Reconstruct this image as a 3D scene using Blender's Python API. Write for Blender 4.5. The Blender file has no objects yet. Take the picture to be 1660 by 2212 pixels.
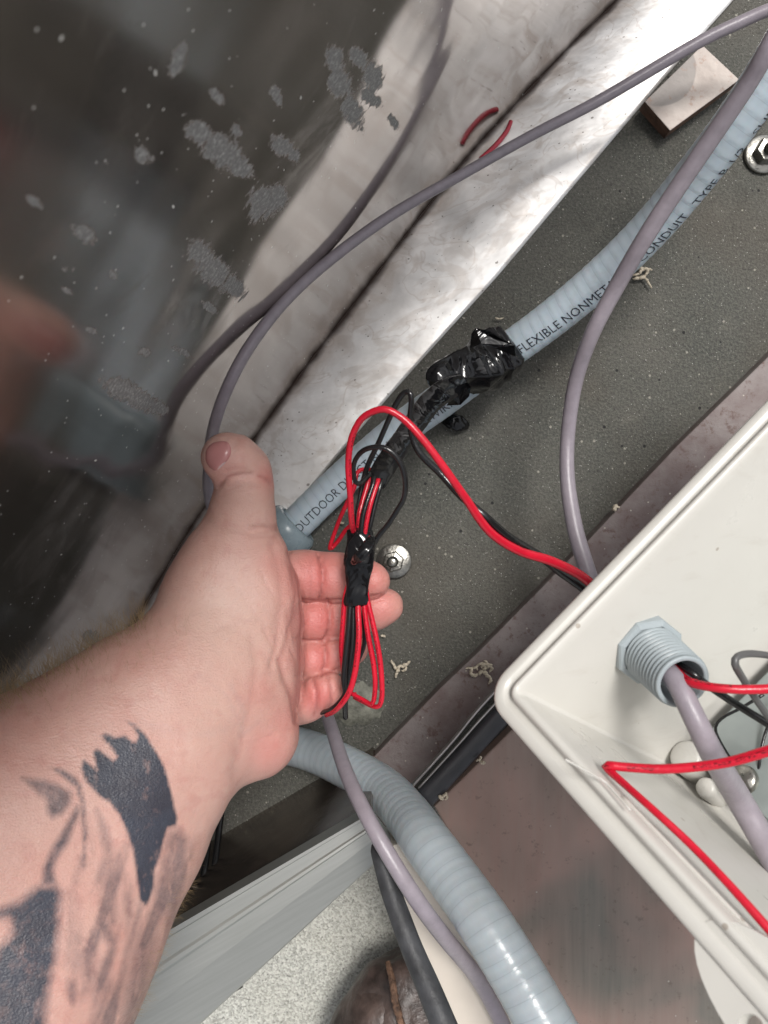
import bpy, bmesh, math, random
import numpy as np
from mathutils import Vector, Matrix, noise as mnoise
random.seed(7); rng = np.random.default_rng(7)
scene = bpy.context.scene
COL = scene.collection

# ------------------------------------------------------------------ camera, sky, sun, exposure
CAMH = 0.50                      # the phone is held half a metre above the concrete pad
F = 1736.0                       # focal length in units of the 1660 x 2212 survey grid
cam = bpy.data.cameras.new('camera'); cam_o = bpy.data.objects.new('camera', cam); COL.objects.link(cam_o)
cam_o.location = (0, 0, CAMH); cam_o.rotation_euler = (0, 0, 0)
cam.sensor_fit = 'VERTICAL'; cam.sensor_height = 24.0; cam.lens = 24.0*F/2212.0
cam.clip_start = 0.005; cam.clip_end = 200.0
cam.dof.use_dof = True; cam.dof.focus_distance = 0.37; cam.dof.aperture_fstop = cam.lens/1.1
scene.camera = cam_o

world = bpy.data.worlds.new("World"); scene.world = world; world.use_nodes = True
wn = world.node_tree; wn.nodes.clear()
SUN_EL, SUN_ROT = math.radians(69), math.radians(24)
sky = wn.nodes.new('ShaderNodeTexSky'); sky.sky_type = 'NISHITA'; sky.sun_disc = False
sky.sun_elevation = SUN_EL; sky.sun_rotation = SUN_ROT; sky.air_density = 1.0; sky.dust_density = 4.0
hs = wn.nodes.new('ShaderNodeHueSaturation'); hs.inputs['Saturation'].default_value = 0.22
bgn = wn.nodes.new('ShaderNodeBackground'); bgn.inputs['Strength'].default_value = 0.135
wo = wn.nodes.new('ShaderNodeOutputWorld')
wn.links.new(sky.outputs[0], hs.inputs['Color']); wn.links.new(hs.outputs[0], bgn.inputs['Color']); wn.links.new(bgn.outputs[0], wo.inputs['Surface'])
sun = bpy.data.lights.new('sun', 'SUN'); sun.energy = 2.35; sun.angle = math.radians(14); sun.color = (1.0, 0.97, 0.93)
sun_o = bpy.data.objects.new('sun', sun); COL.objects.link(sun_o)
sd = Vector((math.sin(SUN_ROT)*math.cos(SUN_EL), math.cos(SUN_ROT)*math.cos(SUN_EL), math.sin(SUN_EL)))
sun_o.rotation_euler = sd.to_track_quat('Z', 'Y').to_euler()
scene.view_settings.view_transform = 'Standard'; scene.view_settings.look = 'None'
scene.view_settings.exposure = 0.20; scene.view_settings.gamma = 1.0

# ------------------------------------------------------------------ survey helpers
def P(px, py, h):
    d = CAMH - h
    return Vector(((px-830.0)*d/F, -(py-1106.0)*d/F, h))
def R(wpx, h): return 0.5*wpx*(CAMH-h)/F
def proj(v):
    v = np.asarray(v); d = CAMH - v[:, 2]
    return np.stack([830+v[:, 0]*F/d, 1106-v[:, 1]*F/d], 1)
def ray_plane(px, py, p0, n):
    d = Vector(((px-830.0)/F, -(py-1106.0)/F, -1.0)); o = Vector((0, 0, CAMH))
    return o + d*((p0-o).dot(n)/d.dot(n))

# ------------------------------------------------------------------ materials
class NT:
    def __init__(s, name):
        s.m = bpy.data.materials.new(name); s.m.use_nodes = True; s.t = s.m.node_tree
        s.b = s.t.nodes['Principled BSDF']; s.out = s.t.nodes['Material Output']
    def n(s, typ, ins=None, **kw):
        nd = s.t.nodes.new('ShaderNode'+typ)
        for k, v in kw.items(): setattr(nd, k, v)
        for k, v in (ins or {}).items(): s.set(nd.inputs[k], v)
        return nd
    def set(s, sock, v):
        if isinstance(v, bpy.types.NodeSocket): s.t.links.new(v, sock)
        elif isinstance(v, bpy.types.Node): s.t.links.new(v.outputs[0], sock)
        elif isinstance(v, (tuple, list)) and len(v) == 3 and sock.type == 'RGBA': sock.default_value = (*v, 1)
        else: sock.default_value = v
    def P(s, **kw):
        for k, v in kw.items(): s.set(s.b.inputs[k.replace('_', ' ')], v)
        return s
    def obj(s): return s.n('TexCoord').outputs['Object']
    def geo(s): return s.n('NewGeometry').outputs['Position']
    def uv(s): return s.n('TexCoord').outputs['UV']
    def noise(s, co, scale, detail=4, rough=.55, dist=0.): return s.n('TexNoise', {'Vector': co, 'Scale': scale, 'Detail': detail, 'Roughness': rough, 'Distortion': dist}).outputs['Fac']
    def vor(s, co, scale, feature='F1', rnd=1.): return s.n('TexVoronoi', {'Vector': co, 'Scale': scale, 'Randomness': rnd}, feature=feature)
    def ramp(s, fac, a, b, lo=0., hi=1.): return s.n('MapRange', {'Value': fac, 'From Min': a, 'From Max': b, 'To Min': lo, 'To Max': hi}).outputs[0]
    def math(s, op, a, b=0.):
        nd = s.n('Math', operation=op); s.set(nd.inputs[0], a); s.set(nd.inputs[1], b); return nd.outputs[0]
    def mix(s, fac, a, b):
        nd = s.n('Mix', data_type='RGBA'); s.set(nd.inputs[0], fac); s.set(nd.inputs[6], a); s.set(nd.inputs[7], b); return nd.outputs[2]
    def attr(s, name): return s.n('Attribute', attribute_name=name).outputs['Fac']
    def mapping(s, co, scale=(1, 1, 1), rot=(0, 0, 0)): return s.n('Mapping', {'Vector': co, 'Scale': scale, 'Rotation': rot}).outputs[0]
    def bump(s, h, dist, strength=1., normal=None):
        nd = s.n('Bump', {'Height': h, 'Distance': dist, 'Strength': strength})
        if normal is not None: s.set(nd.inputs['Normal'], normal)
        return nd.outputs[0]

def mat_concrete():
    m = NT('dark_gritty_concrete'); co = m.geo()
    big = m.noise(co, 14, 5); mid = m.noise(co, 620, 4, .7); v = m.vor(co, 1000)
    c = m.mix(m.ramp(big, .35, .65), (.074, .078, .067), (.112, .108, .092))
    c = m.mix(m.ramp(mid, .44, .62), c, (.15, .145, .128))
    c = m.mix(m.ramp(m.noise(co, 380, 3), .56, .70, 0, .55), c, (.045, .045, .042))
    br = m.ramp(m.noise(co, 9, 3), .48, .7, 0, .4); c = m.mix(br, c, (.10, .078, .058))
    c = m.mix(m.ramp(m.noise(co, 26, 5, .7, .8), .56, .70, 0, .45), c, (.062, .059, .049)); c = m.mix(m.ramp(m.noise(co, 55, 4, .7), .60, .70, 0, .35), c, (.17, .16, .135))
    spk = m.math('MULTIPLY', m.math('LESS_THAN', v.outputs['Distance'], .22), m.math('GREATER_THAN', m.n('SeparateColor', {'Color': v.outputs['Color']}).outputs[0], .93))
    c = m.mix(spk, c, (.62, .61, .57))
    v2 = m.vor(co, 260); sp2 = m.math('MULTIPLY', m.math('LESS_THAN', v2.outputs['Distance'], .2), m.math('GREATER_THAN', m.n('SeparateColor', {'Color': v2.outputs['Color']}).outputs[0], .94))
    c = m.mix(m.math('MULTIPLY', sp2, .6), c, (.50, .47, .40))
    v3 = m.vor(co, 170); sp3 = m.math('MULTIPLY', m.math('LESS_THAN', v3.outputs['Distance'], .17), m.math('GREATER_THAN', m.n('SeparateColor', {'Color': v3.outputs['Color']}).outputs[1], .95))
    c = m.mix(sp3, c, (.02, .02, .02))
    m.P(Base_Color=c, Roughness=.8, Normal=m.bump(m.math('ADD', mid, m.math('MULTIPLY', m.noise(co, 900, 2), .5)), .0018, 1.)); return m.m
def mat_gravel():
    m = NT('pale_exposed_aggregate'); co = m.geo(); v = m.vor(co, 900)
    c = m.mix(m.n('SeparateColor', {'Color': v.outputs['Color']}).outputs[0], (.30, .30, .27), (.58, .58, .53))
    c = m.mix(m.ramp(m.noise(co, 480, 4, .7), .56, .66, 0, .9), c, (.12, .12, .11))
    c = m.mix(m.ramp(m.noise(co, 25, 3), .4, .7, 0, .25), c, (.38, .36, .30))
    m.P(Base_Color=c, Roughness=.75, Normal=m.bump(m.math('ADD', v.outputs['Distance'], m.noise(co, 900, 3)), .0006, .7)); return m.m
def specks(m, co, scale, thr, size=.2):
    v = m.vor(co, scale)
    return m.math('MULTIPLY', m.math('LESS_THAN', v.outputs['Distance'], size), m.math('GREATER_THAN', m.n('SeparateColor', {'Color': v.outputs['Color']}).outputs[0], thr))
def mat_wall():
    m = NT('dull_mirror_steel'); uv = m.uv(); sep = m.n('SeparateXYZ', {'Vector': uv})
    v = sep.outputs[1]; big = m.noise(uv, 9, 4, .6, .6); fine = m.noise(uv, 900, 3, .8)
    c = m.mix(m.ramp(big, .35, .7), (.46, .415, .385), (.56, .52, .485))
    c = m.mix(m.ramp(m.math('ADD', sep.outputs[0], m.ramp(m.noise(uv, 7, 4, .6, .5), .2, .8, -.10, .10)), .20, .36, 0, .32), c, (.24, .19, .155))  # brown film tint: base colour darkened at lower left to dim the mirrored hand
    # limescale patches: attribute 'deposit' is signed extent, edges broken by noise
    edge = m.math('ADD', m.attr('deposit'), m.ramp(m.noise(uv, 190, 6, .8, .6), .25, .75, -.62, .62))
    dep = m.ramp(edge, .30, .46)
    web = m.vor(uv, 900, 'DISTANCE_TO_EDGE').outputs['Distance']
    depc = m.mix(m.ramp(m.noise(uv, 620, 5, .85), .50, .68), (.24, .25, .255), (.85, .87, .88))
    c = m.mix(m.math('MULTIPLY', dep, .8), c, depc)
    scr = m.noise(m.mapping(uv, (1, 14, 1), (0, 0, .25)), 60, 4, .6)
    sp = m.math('MAXIMUM', m.math('MAXIMUM', specks(m, uv, 260, .95, .12), specks(m, uv, 620, .965, .2)), specks(m, m.mapping(uv, (1, .35, 1), (0, 0, .5)), 420, .975, .16))
    halo = m.ramp(m.math('ADD', v, m.ramp(m.noise(uv, 40, 4, .6), .3, .7, -.006, .006)), .002, .016, .5, 0); c = m.mix(halo, c, (.20, .15, .12))
    c = m.mix(sp, c, (.85, .84, .80))
    grime = m.ramp(m.math('ADD', v, m.ramp(m.noise(uv, 55, 3, .5), .3, .7, -.001, .0013)), .0006, .0042, 1, 0)
    c = m.mix(grime, c, (.055, .036, .028))
    haze = m.ramp(m.noise(uv, 22, 5, .7, 1.2), .55, .8, 0, .10)
    rough = m.math('ADD', m.math('ADD', m.ramp(fine, .3, .8, .045, .08), m.ramp(sep.outputs[0], .20, .44, 0, .05)), haze)
    rough = m.math('ADD', rough, m.ramp(v, .25, .38, 0, .06))
    rough = m.math('MAXIMUM', rough, m.math('MULTIPLY', m.math('MAXIMUM', dep, grime), .8))
    met = m.math('SUBTRACT', 1., m.math('MULTIPLY', m.math('MAXIMUM', m.math('MAXIMUM', dep, grime), sp), .9))
    wav = m.bump(m.noise(uv, 11, 2, .4), .0035, .5)
    nb = m.bump(m.math('MULTIPLY', dep, m.noise(uv, 800, 4, .9)), .0008, .8, wav)
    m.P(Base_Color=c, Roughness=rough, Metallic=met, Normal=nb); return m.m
def mat_flange():
    m = NT('stained_stainless_flange'); uv = m.uv(); sep = m.n('SeparateXYZ', {'Vector': uv}); v = sep.outputs[1]
    c = m.mix(m.ramp(m.noise(uv, 16, 4, .6, 1.), .38, .66), (.80, .79, .78), (.56, .545, .53))
    st = m.vor(m.mapping(uv, (1, 1, 1)), 26, 'SMOOTH_F1').outputs['Distance']
    c = m.mix(m.ramp(m.noise(uv, 34, 5, .6, 2.), .50, .60, 0, .45), c, (.46, .41, .37))
    c = m.mix(m.ramp(m.math('ABSOLUTE', m.math('SUBTRACT', m.noise(uv, 24, 3, .5, 1.), .5)), 0, .012, .35, 0), c, (.36, .29, .24))
    c = m.mix(m.math('MULTIPLY', m.math('MAXIMUM', specks(m, uv, 300, .91, .17), specks(m, uv, 130, .93, .12)), .85), c, (.16, .14, .125))
    c = m.mix(m.math('MULTIPLY', specks(m, uv, 700, .95, .2), .8), c, (.18, .17, .16))
    c = m.mix(m.ramp(m.math('ADD', v, m.ramp(m.noise(uv, 40, 4, .6), .3, .7, -.006, .006)), .002, .014, .55, 0), c, (.30, .24, .20))
    n1 = m.ramp(m.noise(uv, 60, 3, .5), .3, .7, -.001, .0014)
    gr = m.ramp(m.math('ADD', v, n1), .0006, .0045, 1, 0); c = m.mix(gr, c, (.06, .038, .03))
    ms = m.noise(uv, 45, 4, .6)
    m.P(Base_Color=c, Roughness=m.math('MAXIMUM', m.ramp(ms, .3, .7, .34, .48), m.math('MULTIPLY', gr, .8)),
        Metallic=m.math('SUBTRACT', .45, m.math('MULTIPLY', gr, .5)), Normal=m.bump(m.noise(uv, 30, 4), .002, .35)); return m.m
def mat_plain(name, col, rough=.5, metal=0., var=.12, scale=60, bump=0., bscale=300, spec=None, coat=0.):
    m = NT(name); co = m.obj()
    d = tuple(max(0, x*(1-var*2)) for x in col); l = tuple(min(1, x*(1+var)) for x in col)
    c = m.mix(m.ramp(m.noise(co, scale, 4, .6), .3, .7), d, l)
    m.P(Base_Color=c, Roughness=m.ramp(m.noise(co, scale*3, 3), .3, .7, max(.02, rough*.85), min(1, rough*1.15)), Metallic=metal)
    if coat: m.P(Coat_Weight=coat, Coat_Roughness=.06)
    if bump: m.P(Normal=m.bump(m.noise(co, bscale, 4, .6), bump, .6))
    return m.m
def mat_conduit(name, pitch, a, b, seam=.10):
    m = NT(name); uv = m.uv(); sep = m.n('SeparateXYZ', {'Vector': uv}); ph = m.math('ADD', m.math('DIVIDE', sep.outputs[0], pitch), sep.outputs[1])
    fr = m.math('FRACT', ph)
    line = m.math('LESS_THAN', fr, seam)
    c = m.mix(m.ramp(m.math('ABSOLUTE', m.math('SUBTRACT', fr, .5)), 0, .5), a, b)
    c = m.mix(m.math('MULTIPLY', line, .25), c, tuple(x*.45 for x in b))
    c = m.mix(m.ramp(m.noise(m.obj(), 90, 4), .5, .75, 0, .2), c, (.30, .31, .30))
    m.P(Base_Color=c, Roughness=.28, Subsurface_Weight=.15, Subsurface_Scale=.002, Specular_IOR_Level=.55,
        Normal=m.bump(m.noise(m.obj(), 500, 2), .0002, .4)); return m.m
def mat_print(name, col, rough, ink, lo=.30, hi=.40, spec=.5):
    # insulated wire with a run of small worn print along one side
    m = NT(name); uv = m.uv(); sep = m.n('SeparateXYZ', {'Vector': uv})
    comb = m.n('CombineXYZ', {'X': m.math('MULTIPLY', sep.outputs[0], 900.), 'Y': m.math('MULTIPLY', sep.outputs[1], 38.)}).outputs[0]
    nz = m.noise(comb, 1.0, 1, .4)
    band = m.math('MULTIPLY', m.math('GREATER_THAN', sep.outputs[1], lo), m.math('LESS_THAN', sep.outputs[1], hi))
    words = m.math('GREATER_THAN', m.noise(m.n('CombineXYZ', {'X': m.math('MULTIPLY', sep.outputs[0], 60.)}).outputs[0], 1., 1), .47)
    k = m.math('MULTIPLY', m.math('MULTIPLY', band, words), m.math('GREATER_THAN', nz, .53))
    c = m.mix(m.math('MULTIPLY', k, .85), m.mix(m.ramp(m.noise(m.obj(), 200, 3), .3, .8), col, tuple(x*.8 for x in col)), ink)
    m.P(Base_Color=c, Roughness=rough, Specular_IOR_Level=spec, Normal=m.bump(m.noise(m.obj(), 700, 3), .00025, .5)); return m.m
def mat_tape():
    m = NT('glossy_black_tape'); co = m.obj()
    n1 = m.noise(m.mapping(co, (1, 1, .5)), 75, 2, .45, 1.2)
    m.P(Base_Color=(.006, .006, .007), Roughness=.10, Specular_IOR_Level=.42, Normal=m.bump(n1, .003, .5)); return m.m
def mat_skin():
    m = NT('skin'); co = m.obj()
    base = m.mix(m.ramp(m.noise(co, 38, 5, .65), .3, .72), (.50, .280, .235), (.57, .360, .305))
    base = m.mix(m.ramp(m.noise(co, 90, 4, .6), .50, .70, 0, .35), base, (.50, .245, .20))
    base = m.mix(m.ramp(m.noise(co, 150, 3, .6), .54, .66, 0, .3), base, (.44, .20, .17))
    base = m.mix(m.attr('red'), base, (.56, .165, .150))
    base = m.mix(m.attr('pale'), base, (.58, .42, .355))
    base = m.mix(m.ramp(m.attr('crease_and_gap_shade'), 0, 1, 0, .75), base, (.30, .08, .07))
    base = m.mix(m.attr('vein'), base, (.33, .25, .25))
    ink = m.math('ADD', m.attr('tattoo'), m.math('MULTIPLY', m.ramp(m.noise(co, 300, 4, .7), 0, 1, -.3, .3), m.ramp(m.attr('tattoo'), 0, .5)))
    ink = m.math('SUBTRACT', ink, m.ramp(m.noise(m.mapping(co, (1, .35, 1), (0, 0, -.35)), 190, 4, .7), .54, .74, 0, .28))
    k = m.ramp(ink, .08, .95, 0, .95)
    inkc = m.mix(m.ramp(m.noise(co, 120, 4), .3, .7), (.006, .015, .030), (.014, .030, .052))
    c = m.mix(k, base, inkc)
    pores = m.vor(co, 1500, 'F1').outputs['Distance']
    lines = m.noise(m.mapping(co, (1, 2.6, 1), (0, 0, .5)), 520, 3, .7)
    h = m.math('ADD', m.math('ADD', m.math('MULTIPLY', pores, .35), lines), m.math('MULTIPLY', m.noise(m.mapping(co, (1, .5, 1), (0, 0, -.5)), 170, 4, .7), .9))
    m.P(Base_Color=c, Roughness=m.ramp(m.noise(co, 260, 3), .3, .7, .36, .50), Specular_IOR_Level=.5,
        Subsurface_Weight=m.ramp(k, 0, 1, .22, .03), Subsurface_Scale=.006, Normal=m.bump(h, .00034, .75))
    m.b.inputs['Subsurface Radius'].default_value = (1.0, .35, .2); return m.m
def mat_rust():
    m = NT('worn_brown_panel'); co = m.geo()
    n1 = m.noise(co, 13, 2, .45, .5)
    str_ = m.noise(m.mapping(co, (1.6, .8, 1), (0, 0, .6)), 16, 3, .5)
    c = m.mix(m.ramp(n1, .36, .60), (.17, .16, .14), (.36, .235, .20))
    c = m.mix(m.ramp(str_, .40, .68, 0, .45), c, (.10, .095, .075))
    fs = m.noise(m.mapping(co, (10, .6, 1), (0, 0, .62)), 30, 4, .6); c = m.mix(m.ramp(fs, .35, .7, 0, .35), c, (.30, .25, .215))
    c = m.mix(m.ramp(m.noise(co, 210, 4, .7), .60, .72, 0, .5), c, (.10, .075, .06))
    c = m.mix(specks(m, co, 260, .97, .13), c, (.4, .38, .34))
    m.P(Base_Color=c, Roughness=m.ramp(str_, .3, .7, .34, .48), Metallic=.35, Normal=m.bump(n1, .002, .2)); return m.m
def mat_strip():
    m = NT('brown_scaled_steel'); co = m.geo()
    c = m.mix(m.ramp(m.noise(co, 30, 4, .6), .42, .62), (.145, .108, .102), (.21, .18, .172))
    c = m.mix(m.ramp(m.noise(co, 140, 5, .8), .54, .64, 0, .8), c, (.10, .055, .045))
    c = m.mix(specks(m, co, 380, .94, .2), c, (.42, .38, .33))
    m.P(Base_Color=c, Roughness=.5, Metallic=.15, Normal=m.bump(m.noise(co, 300, 5, .8), .0008, .6)); return m.m
def mat_brushed():
    m = NT('brushed_aluminium'); co = m.mapping(m.geo(), (1, 1, 1), (0, 0, -math.radians(29)))
    s = m.noise(m.mapping(co, (6, 150, 40)), 4, 4, .6)
    c = m.mix(m.ramp(s, .3, .7), (.38, .385, .36), (.43, .435, .41))
    c = m.mix(m.ramp(m.noise(co, 30, 4), .5, .8, 0, .5), c, (.36, .37, .34))
    m.P(Base_Color=c, Roughness=.42, Metallic=.75, Normal=m.bump(s, .0002, .3)); return m.m
def mat_box():
    m = NT('off_white_plastic'); co = m.geo()
    c = m.mix(m.ramp(m.noise(co, 14, 4), .3, .7), (.60, .585, .545), (.565, .55, .51))
    c = m.mix(m.ramp(m.noise(m.mapping(co, (1, 3, 1), (0, 0, .8)), 40, 5, .7, .6), .56, .74, 0, .28), c, (.43, .39, .34))
    c = m.mix(m.math('MULTIPLY', specks(m, co, 170, .965, .13), .7), c, (.30, .25, .20))
    m.P(Base_Color=c, Roughness=m.ramp(m.noise(co, 60, 4), .3, .7, .26, .40), Normal=m.bump(m.noise(co, 70, 3), .0006, .35)); return m.m
def mat_tab():
    m = NT('stained_steel_tab'); co = m.geo(); cpt = P(1425, 150, .0145)
    dist = m.n('VectorMath', {0: co, 1: tuple(cpt)}, operation='DISTANCE').outputs['Value']
    c = m.mix(m.ramp(m.noise(co, 70, 4), .3, .7), (.44, .39, .355), (.35, .30, .27))
    c = m.mix(m.ramp(m.math('ADD', dist, m.ramp(m.noise(co, 60, 3), 0, 1, -.001, .001)), .0218, .0226, .7, 0), c, (.20, .185, .175))
    c = m.mix(m.ramp(m.noise(co, 160, 4, .7), .58, .7, 0, .6), c, (.25, .13, .08))
    m.P(Base_Color=c, Roughness=.5, Metallic=.2, Normal=m.bump(m.noise(co, 200, 4), .0006, .6)); return m.m
M = dict(
 concrete=mat_concrete(), gravel=mat_gravel(), wall=mat_wall(), flange=mat_flange(), skin=mat_skin(), rust=mat_rust(), strip=mat_strip(), brushed=mat_brushed(), tape=mat_tape(),
 conduit=mat_conduit('pale_blue_grey_conduit', .0062, (.49, .57, .63), (.47, .55, .61), .05),
 bigconduit=mat_conduit('ribbed_grey_conduit', .0058, (.42, .47, .50), (.38, .43, .465), .06),
 cable=mat_print('lavender_grey_cable', (.30, .265, .30), .36, (.12, .11, .14), .30, .36),
 red=mat_print('red_insulation', (.62, .010, .032), .27, (.08, .004, .006), .01, .13),
 black=mat_print('black_insulation', (.012, .012, .013), .22, (.25, .25, .25), .33, .36),
 greyblack=mat_plain('dark_grey_insulation', (.10, .10, .10), .35),
 fitting=mat_plain('grey_pvc', (.33, .375, .395), .38, var=.05, scale=40, bump=.0002),
 hub=mat_plain('grey_conduit_hub', (.24, .30, .33), .28, var=.06),
 whitep=mat_box(),
 plate=mat_plain('galvanised_plate', (.33, .365, .355), .5, .4, var=.08, scale=30),
 bolt=mat_plain('stainless_bolt', (.34, .33, .30), .3, 1., var=.12, scale=150, bump=.0005),
 tab=mat_tab(),
 rustedge=mat_plain('rusty_edge', (.13, .07, .045), .8, var=.3, scale=150, bump=.0015),
 rubber=mat_plain('dusty_black_rubber', (.045, .047, .052), .55, var=.3, scale=90, bump=.0006),
 seal=mat_plain('dark_rubber_seal', (.035, .035, .04), .38, var=.15, scale=60),
 trim=mat_plain('thin_silver_trim', (.40, .38, .37), .35, .8),
 innerwall=mat_plain('dark_stained_steel', (.27, .215, .18), .20, .9, var=.25, scale=25, bump=.0008, bscale=40),
 cream=mat_plain('cream_painted_board', (.60, .54, .47), .55, var=.05, scale=20),
 leather=mat_plain('brown_leather', (.085, .060, .052), .45, var=.35, scale=80, bump=.002, bscale=120),
 suede=mat_plain('frayed_tan_leather', (.17, .095, .06), .85, var=.4, scale=200, bump=.002, bscale=400),
 shaving=mat_plain('cream_plastic_swarf', (.56, .49, .38), .6, var=.12),
 nail=mat_plain('thumbnail', (.46, .20, .19), .2, var=.05, scale=90), lunula=mat_plain('nail_moon', (.52, .36, .35), .25, var=.03),
 hair=mat_plain('arm_hair', (.36, .25, .13), .5), ink=mat_plain('black_print', (.03, .035, .05), .6), pale=mat_plain('pale_mortar', (.20, .20, .165), .8, var=.35, scale=120, bump=.002),
 red_soft=mat_plain('faded_red_insulation', (.60, .05, .08), .35))

# ------------------------------------------------------------------ object helpers
def tag(o, label=None, cat=None, group=None, kind=None):
    if label: o['label'] = label
    if cat: o['category'] = cat
    if group: o['group'] = group
    if kind: o['kind'] = kind
    return o
def empty(name, loc, label, cat, group=None):
    o = bpy.data.objects.new(name, None); COL.objects.link(o); o.location = loc; o.empty_display_size = .01
    o['label'] = label; o['category'] = cat
    if group: o['group'] = group
    return o
def mesh(name, V, Fc, m, parent=None, smooth=True, uv=None, attrs=None, mats=None, fm=None):
    me = bpy.data.meshes.new(name); V = [tuple(v) for v in V] if not isinstance(V, np.ndarray) else V
    if isinstance(V, np.ndarray) and isinstance(Fc, np.ndarray):
        me.vertices.add(len(V)); me.vertices.foreach_set('co', V.astype(np.float32).ravel())
        k = Fc.shape[1]; me.loops.add(Fc.size); me.loops.foreach_set('vertex_index', Fc.astype(np.int32).ravel())
        me.polygons.add(len(Fc)); me.polygons.foreach_set('loop_start', np.arange(0, Fc.size, k, dtype=np.int32)); me.update(calc_edges=True)
    else: me.from_pydata(V, [], [tuple(f) for f in Fc]); me.update()
    if smooth: me.polygons.foreach_set('use_smooth', [True]*len(me.polygons))
    if uv is not None:
        l = me.uv_layers.new(name='UVMap'); li = np.zeros(len(me.loops), np.int32); me.loops.foreach_get('vertex_index', li)
        uvn = np.asarray(uv, np.float32)
        l.data.foreach_set('uv', (uvn[li] if len(uvn) == len(me.vertices) else uvn).ravel())
    for k, a in (attrs or {}).items():
        at = me.attributes.new(k, 'FLOAT', 'POINT'); at.data.foreach_set('value', np.asarray(a, np.float32))
    for mm in (mats or [m]): me.materials.append(mm)
    if fm is not None: me.polygons.foreach_set('material_index', fm)
    o = bpy.data.objects.new(name, me); COL.objects.link(o)
    if parent is not None:
        o.parent = parent
        if parent.type == 'EMPTY' or parent.location.length > 0:
            o.matrix_parent_inverse = Matrix.Translation(-parent.location)
    return o
def catmull(pts, n):
    pts = np.asarray(pts, float); k = len(pts)
    if k == 2: t = np.linspace(0, 1, n)[:, None]; return pts[0]*(1-t)+pts[1]*t
    ext = np.vstack([2*pts[0]-pts[1], pts, 2*pts[-1]-pts[-2]])
    out = []
    for i in range(k-1):
        p0, p1, p2, p3 = ext[i:i+4]
        m_ = max(2, int(round(n/(k-1))))
        for t in np.linspace(0, 1, m_, endpoint=(i == k-2)):
            out.append(.5*((2*p1)+(-p0+p2)*t+(2*p0-5*p1+4*p2-p3)*t*t+(-p0+3*p1-3*p2+p3)*t**3))
    return np.array(out)
def resample(a, step):
    d = np.r_[0, np.cumsum(np.linalg.norm(np.diff(a[:, :3], axis=0), axis=1))]
    s = np.linspace(0, d[-1], max(3, int(d[-1]/step)+1))
    return np.stack([np.interp(s, d, a[:, i]) for i in range(a.shape[1])], 1), s
def zframes(c):
    t = np.gradient(c, axis=0); t /= np.linalg.norm(t, axis=1)[:, None]
    z = np.array([0, 0, 1.]); N = z-(t@z)[:, None]*t; N /= np.maximum(1e-6, np.linalg.norm(N, axis=1))[:, None]
    # parallel transport instead where the path runs steeply
    T = [N[0]]
    for i in range(1, len(c)):
        v = T[-1]-np.dot(T[-1], t[i])*t[i]; T.append(v/np.linalg.norm(v))
    T = np.array(T); return t, N, T
def tube_data(c, r, seg=16, frames='pt', rfun=None, flat=None, cap=True):
    s = np.r_[0, np.cumsum(np.linalg.norm(np.diff(c, axis=0), axis=1))]
    t, Nz, Np = zframes(c); N = Nz if frames == 'z' else Np; B = np.cross(t, N)
    r = np.broadcast_to(np.asarray(r, float), (len(c),))
    V, UV = [], []
    for i in range(len(c)):
        for j in range(seg):
            a = 2*math.pi*j/seg; rr = r[i]
            if rfun: rr = rr+rfun(s[i], a, i)
            fx, fy = (1, 1) if flat is None else flat
            V.append(c[i]+rr*(math.cos(a)*N[i]*fx+math.sin(a)*B[i]*fy)); UV.append((s[i], j/seg))
    Fc, LUV = [], []
    for i in range(len(c)-1):
        for j in range(seg):
            k = (j+1) % seg; Fc.append((i*seg+j, i*seg+k, (i+1)*seg+k, (i+1)*seg+j))
            u0, u1 = j/seg, (j+1)/seg; LUV += [(s[i], u0), (s[i], u1), (s[i+1], u1), (s[i+1], u0)]
    if cap:
        a0 = len(V); V.append(c[0]-t[0]*r[0]*.25); a1 = len(V); V.append(c[-1]+t[-1]*r[-1]*.25)
        L = (len(c)-1)*seg
        for j in range(seg):
            k = (j+1) % seg
            Fc.append((a0, k, j)); LUV += [(0, 0)]*3
            Fc.append((a1, L+j, L+k)); LUV += [(0, 0)]*3
    return V, Fc, LUV
def tube(name, pts, m, parent=None, step=.003, seg=14, **kw):
    """pts: (px, py, h, width_px); returns the object and its centreline"""
    W = np.array([[*P(a, b, h), R(w, h)] for a, b, h, w in pts])
    c, _ = resample(catmull(W, 24*len(W)), step)
    V, Fc, L = tube_data(c[:, :3], c[:, 3], seg, **kw)
    return mesh(name, V, Fc, m, parent, uv=L), c
def poly_prism(name, pts, h0, h1, m, parent=None, bevel=.0, side=None):
    """pts in survey px measured at height h1; a solid slab from h0 up to h1"""
    top = [P(a, b, h1) for a, b in pts]; bm = bmesh.new()
    tv = [bm.verts.new(p) for p in top]; bv = [bm.verts.new((p.x, p.y, h0)) for p in top]
    f = bm.faces.new(tv); bm.faces.new(bv[::-1]); n = len(top)
    for i in range(n):
        q = bm.faces.new((tv[i], bv[i], bv[(i+1) % n], tv[(i+1) % n])); q.material_index = 1 if side else 0
    bmesh.ops.recalc_face_normals(bm, faces=bm.faces)
    if bevel: bmesh.ops.bevel(bm, geom=[e for e in bm.edges if all(abs(v.co.z-h1) < 1e-6 for v in e.verts)], offset=bevel, segments=2, affect='EDGES', profile=.5)
    me = bpy.data.meshes.new(name); bm.to_mesh(me); bm.free(); me.materials.append(m)
    if side: me.materials.append(side)
    o = bpy.data.objects.new(name, me); COL.objects.link(o)
    if parent is not None: o.parent = parent; o.matrix_parent_inverse = Matrix.Translation(-parent.location)
    return o
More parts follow.
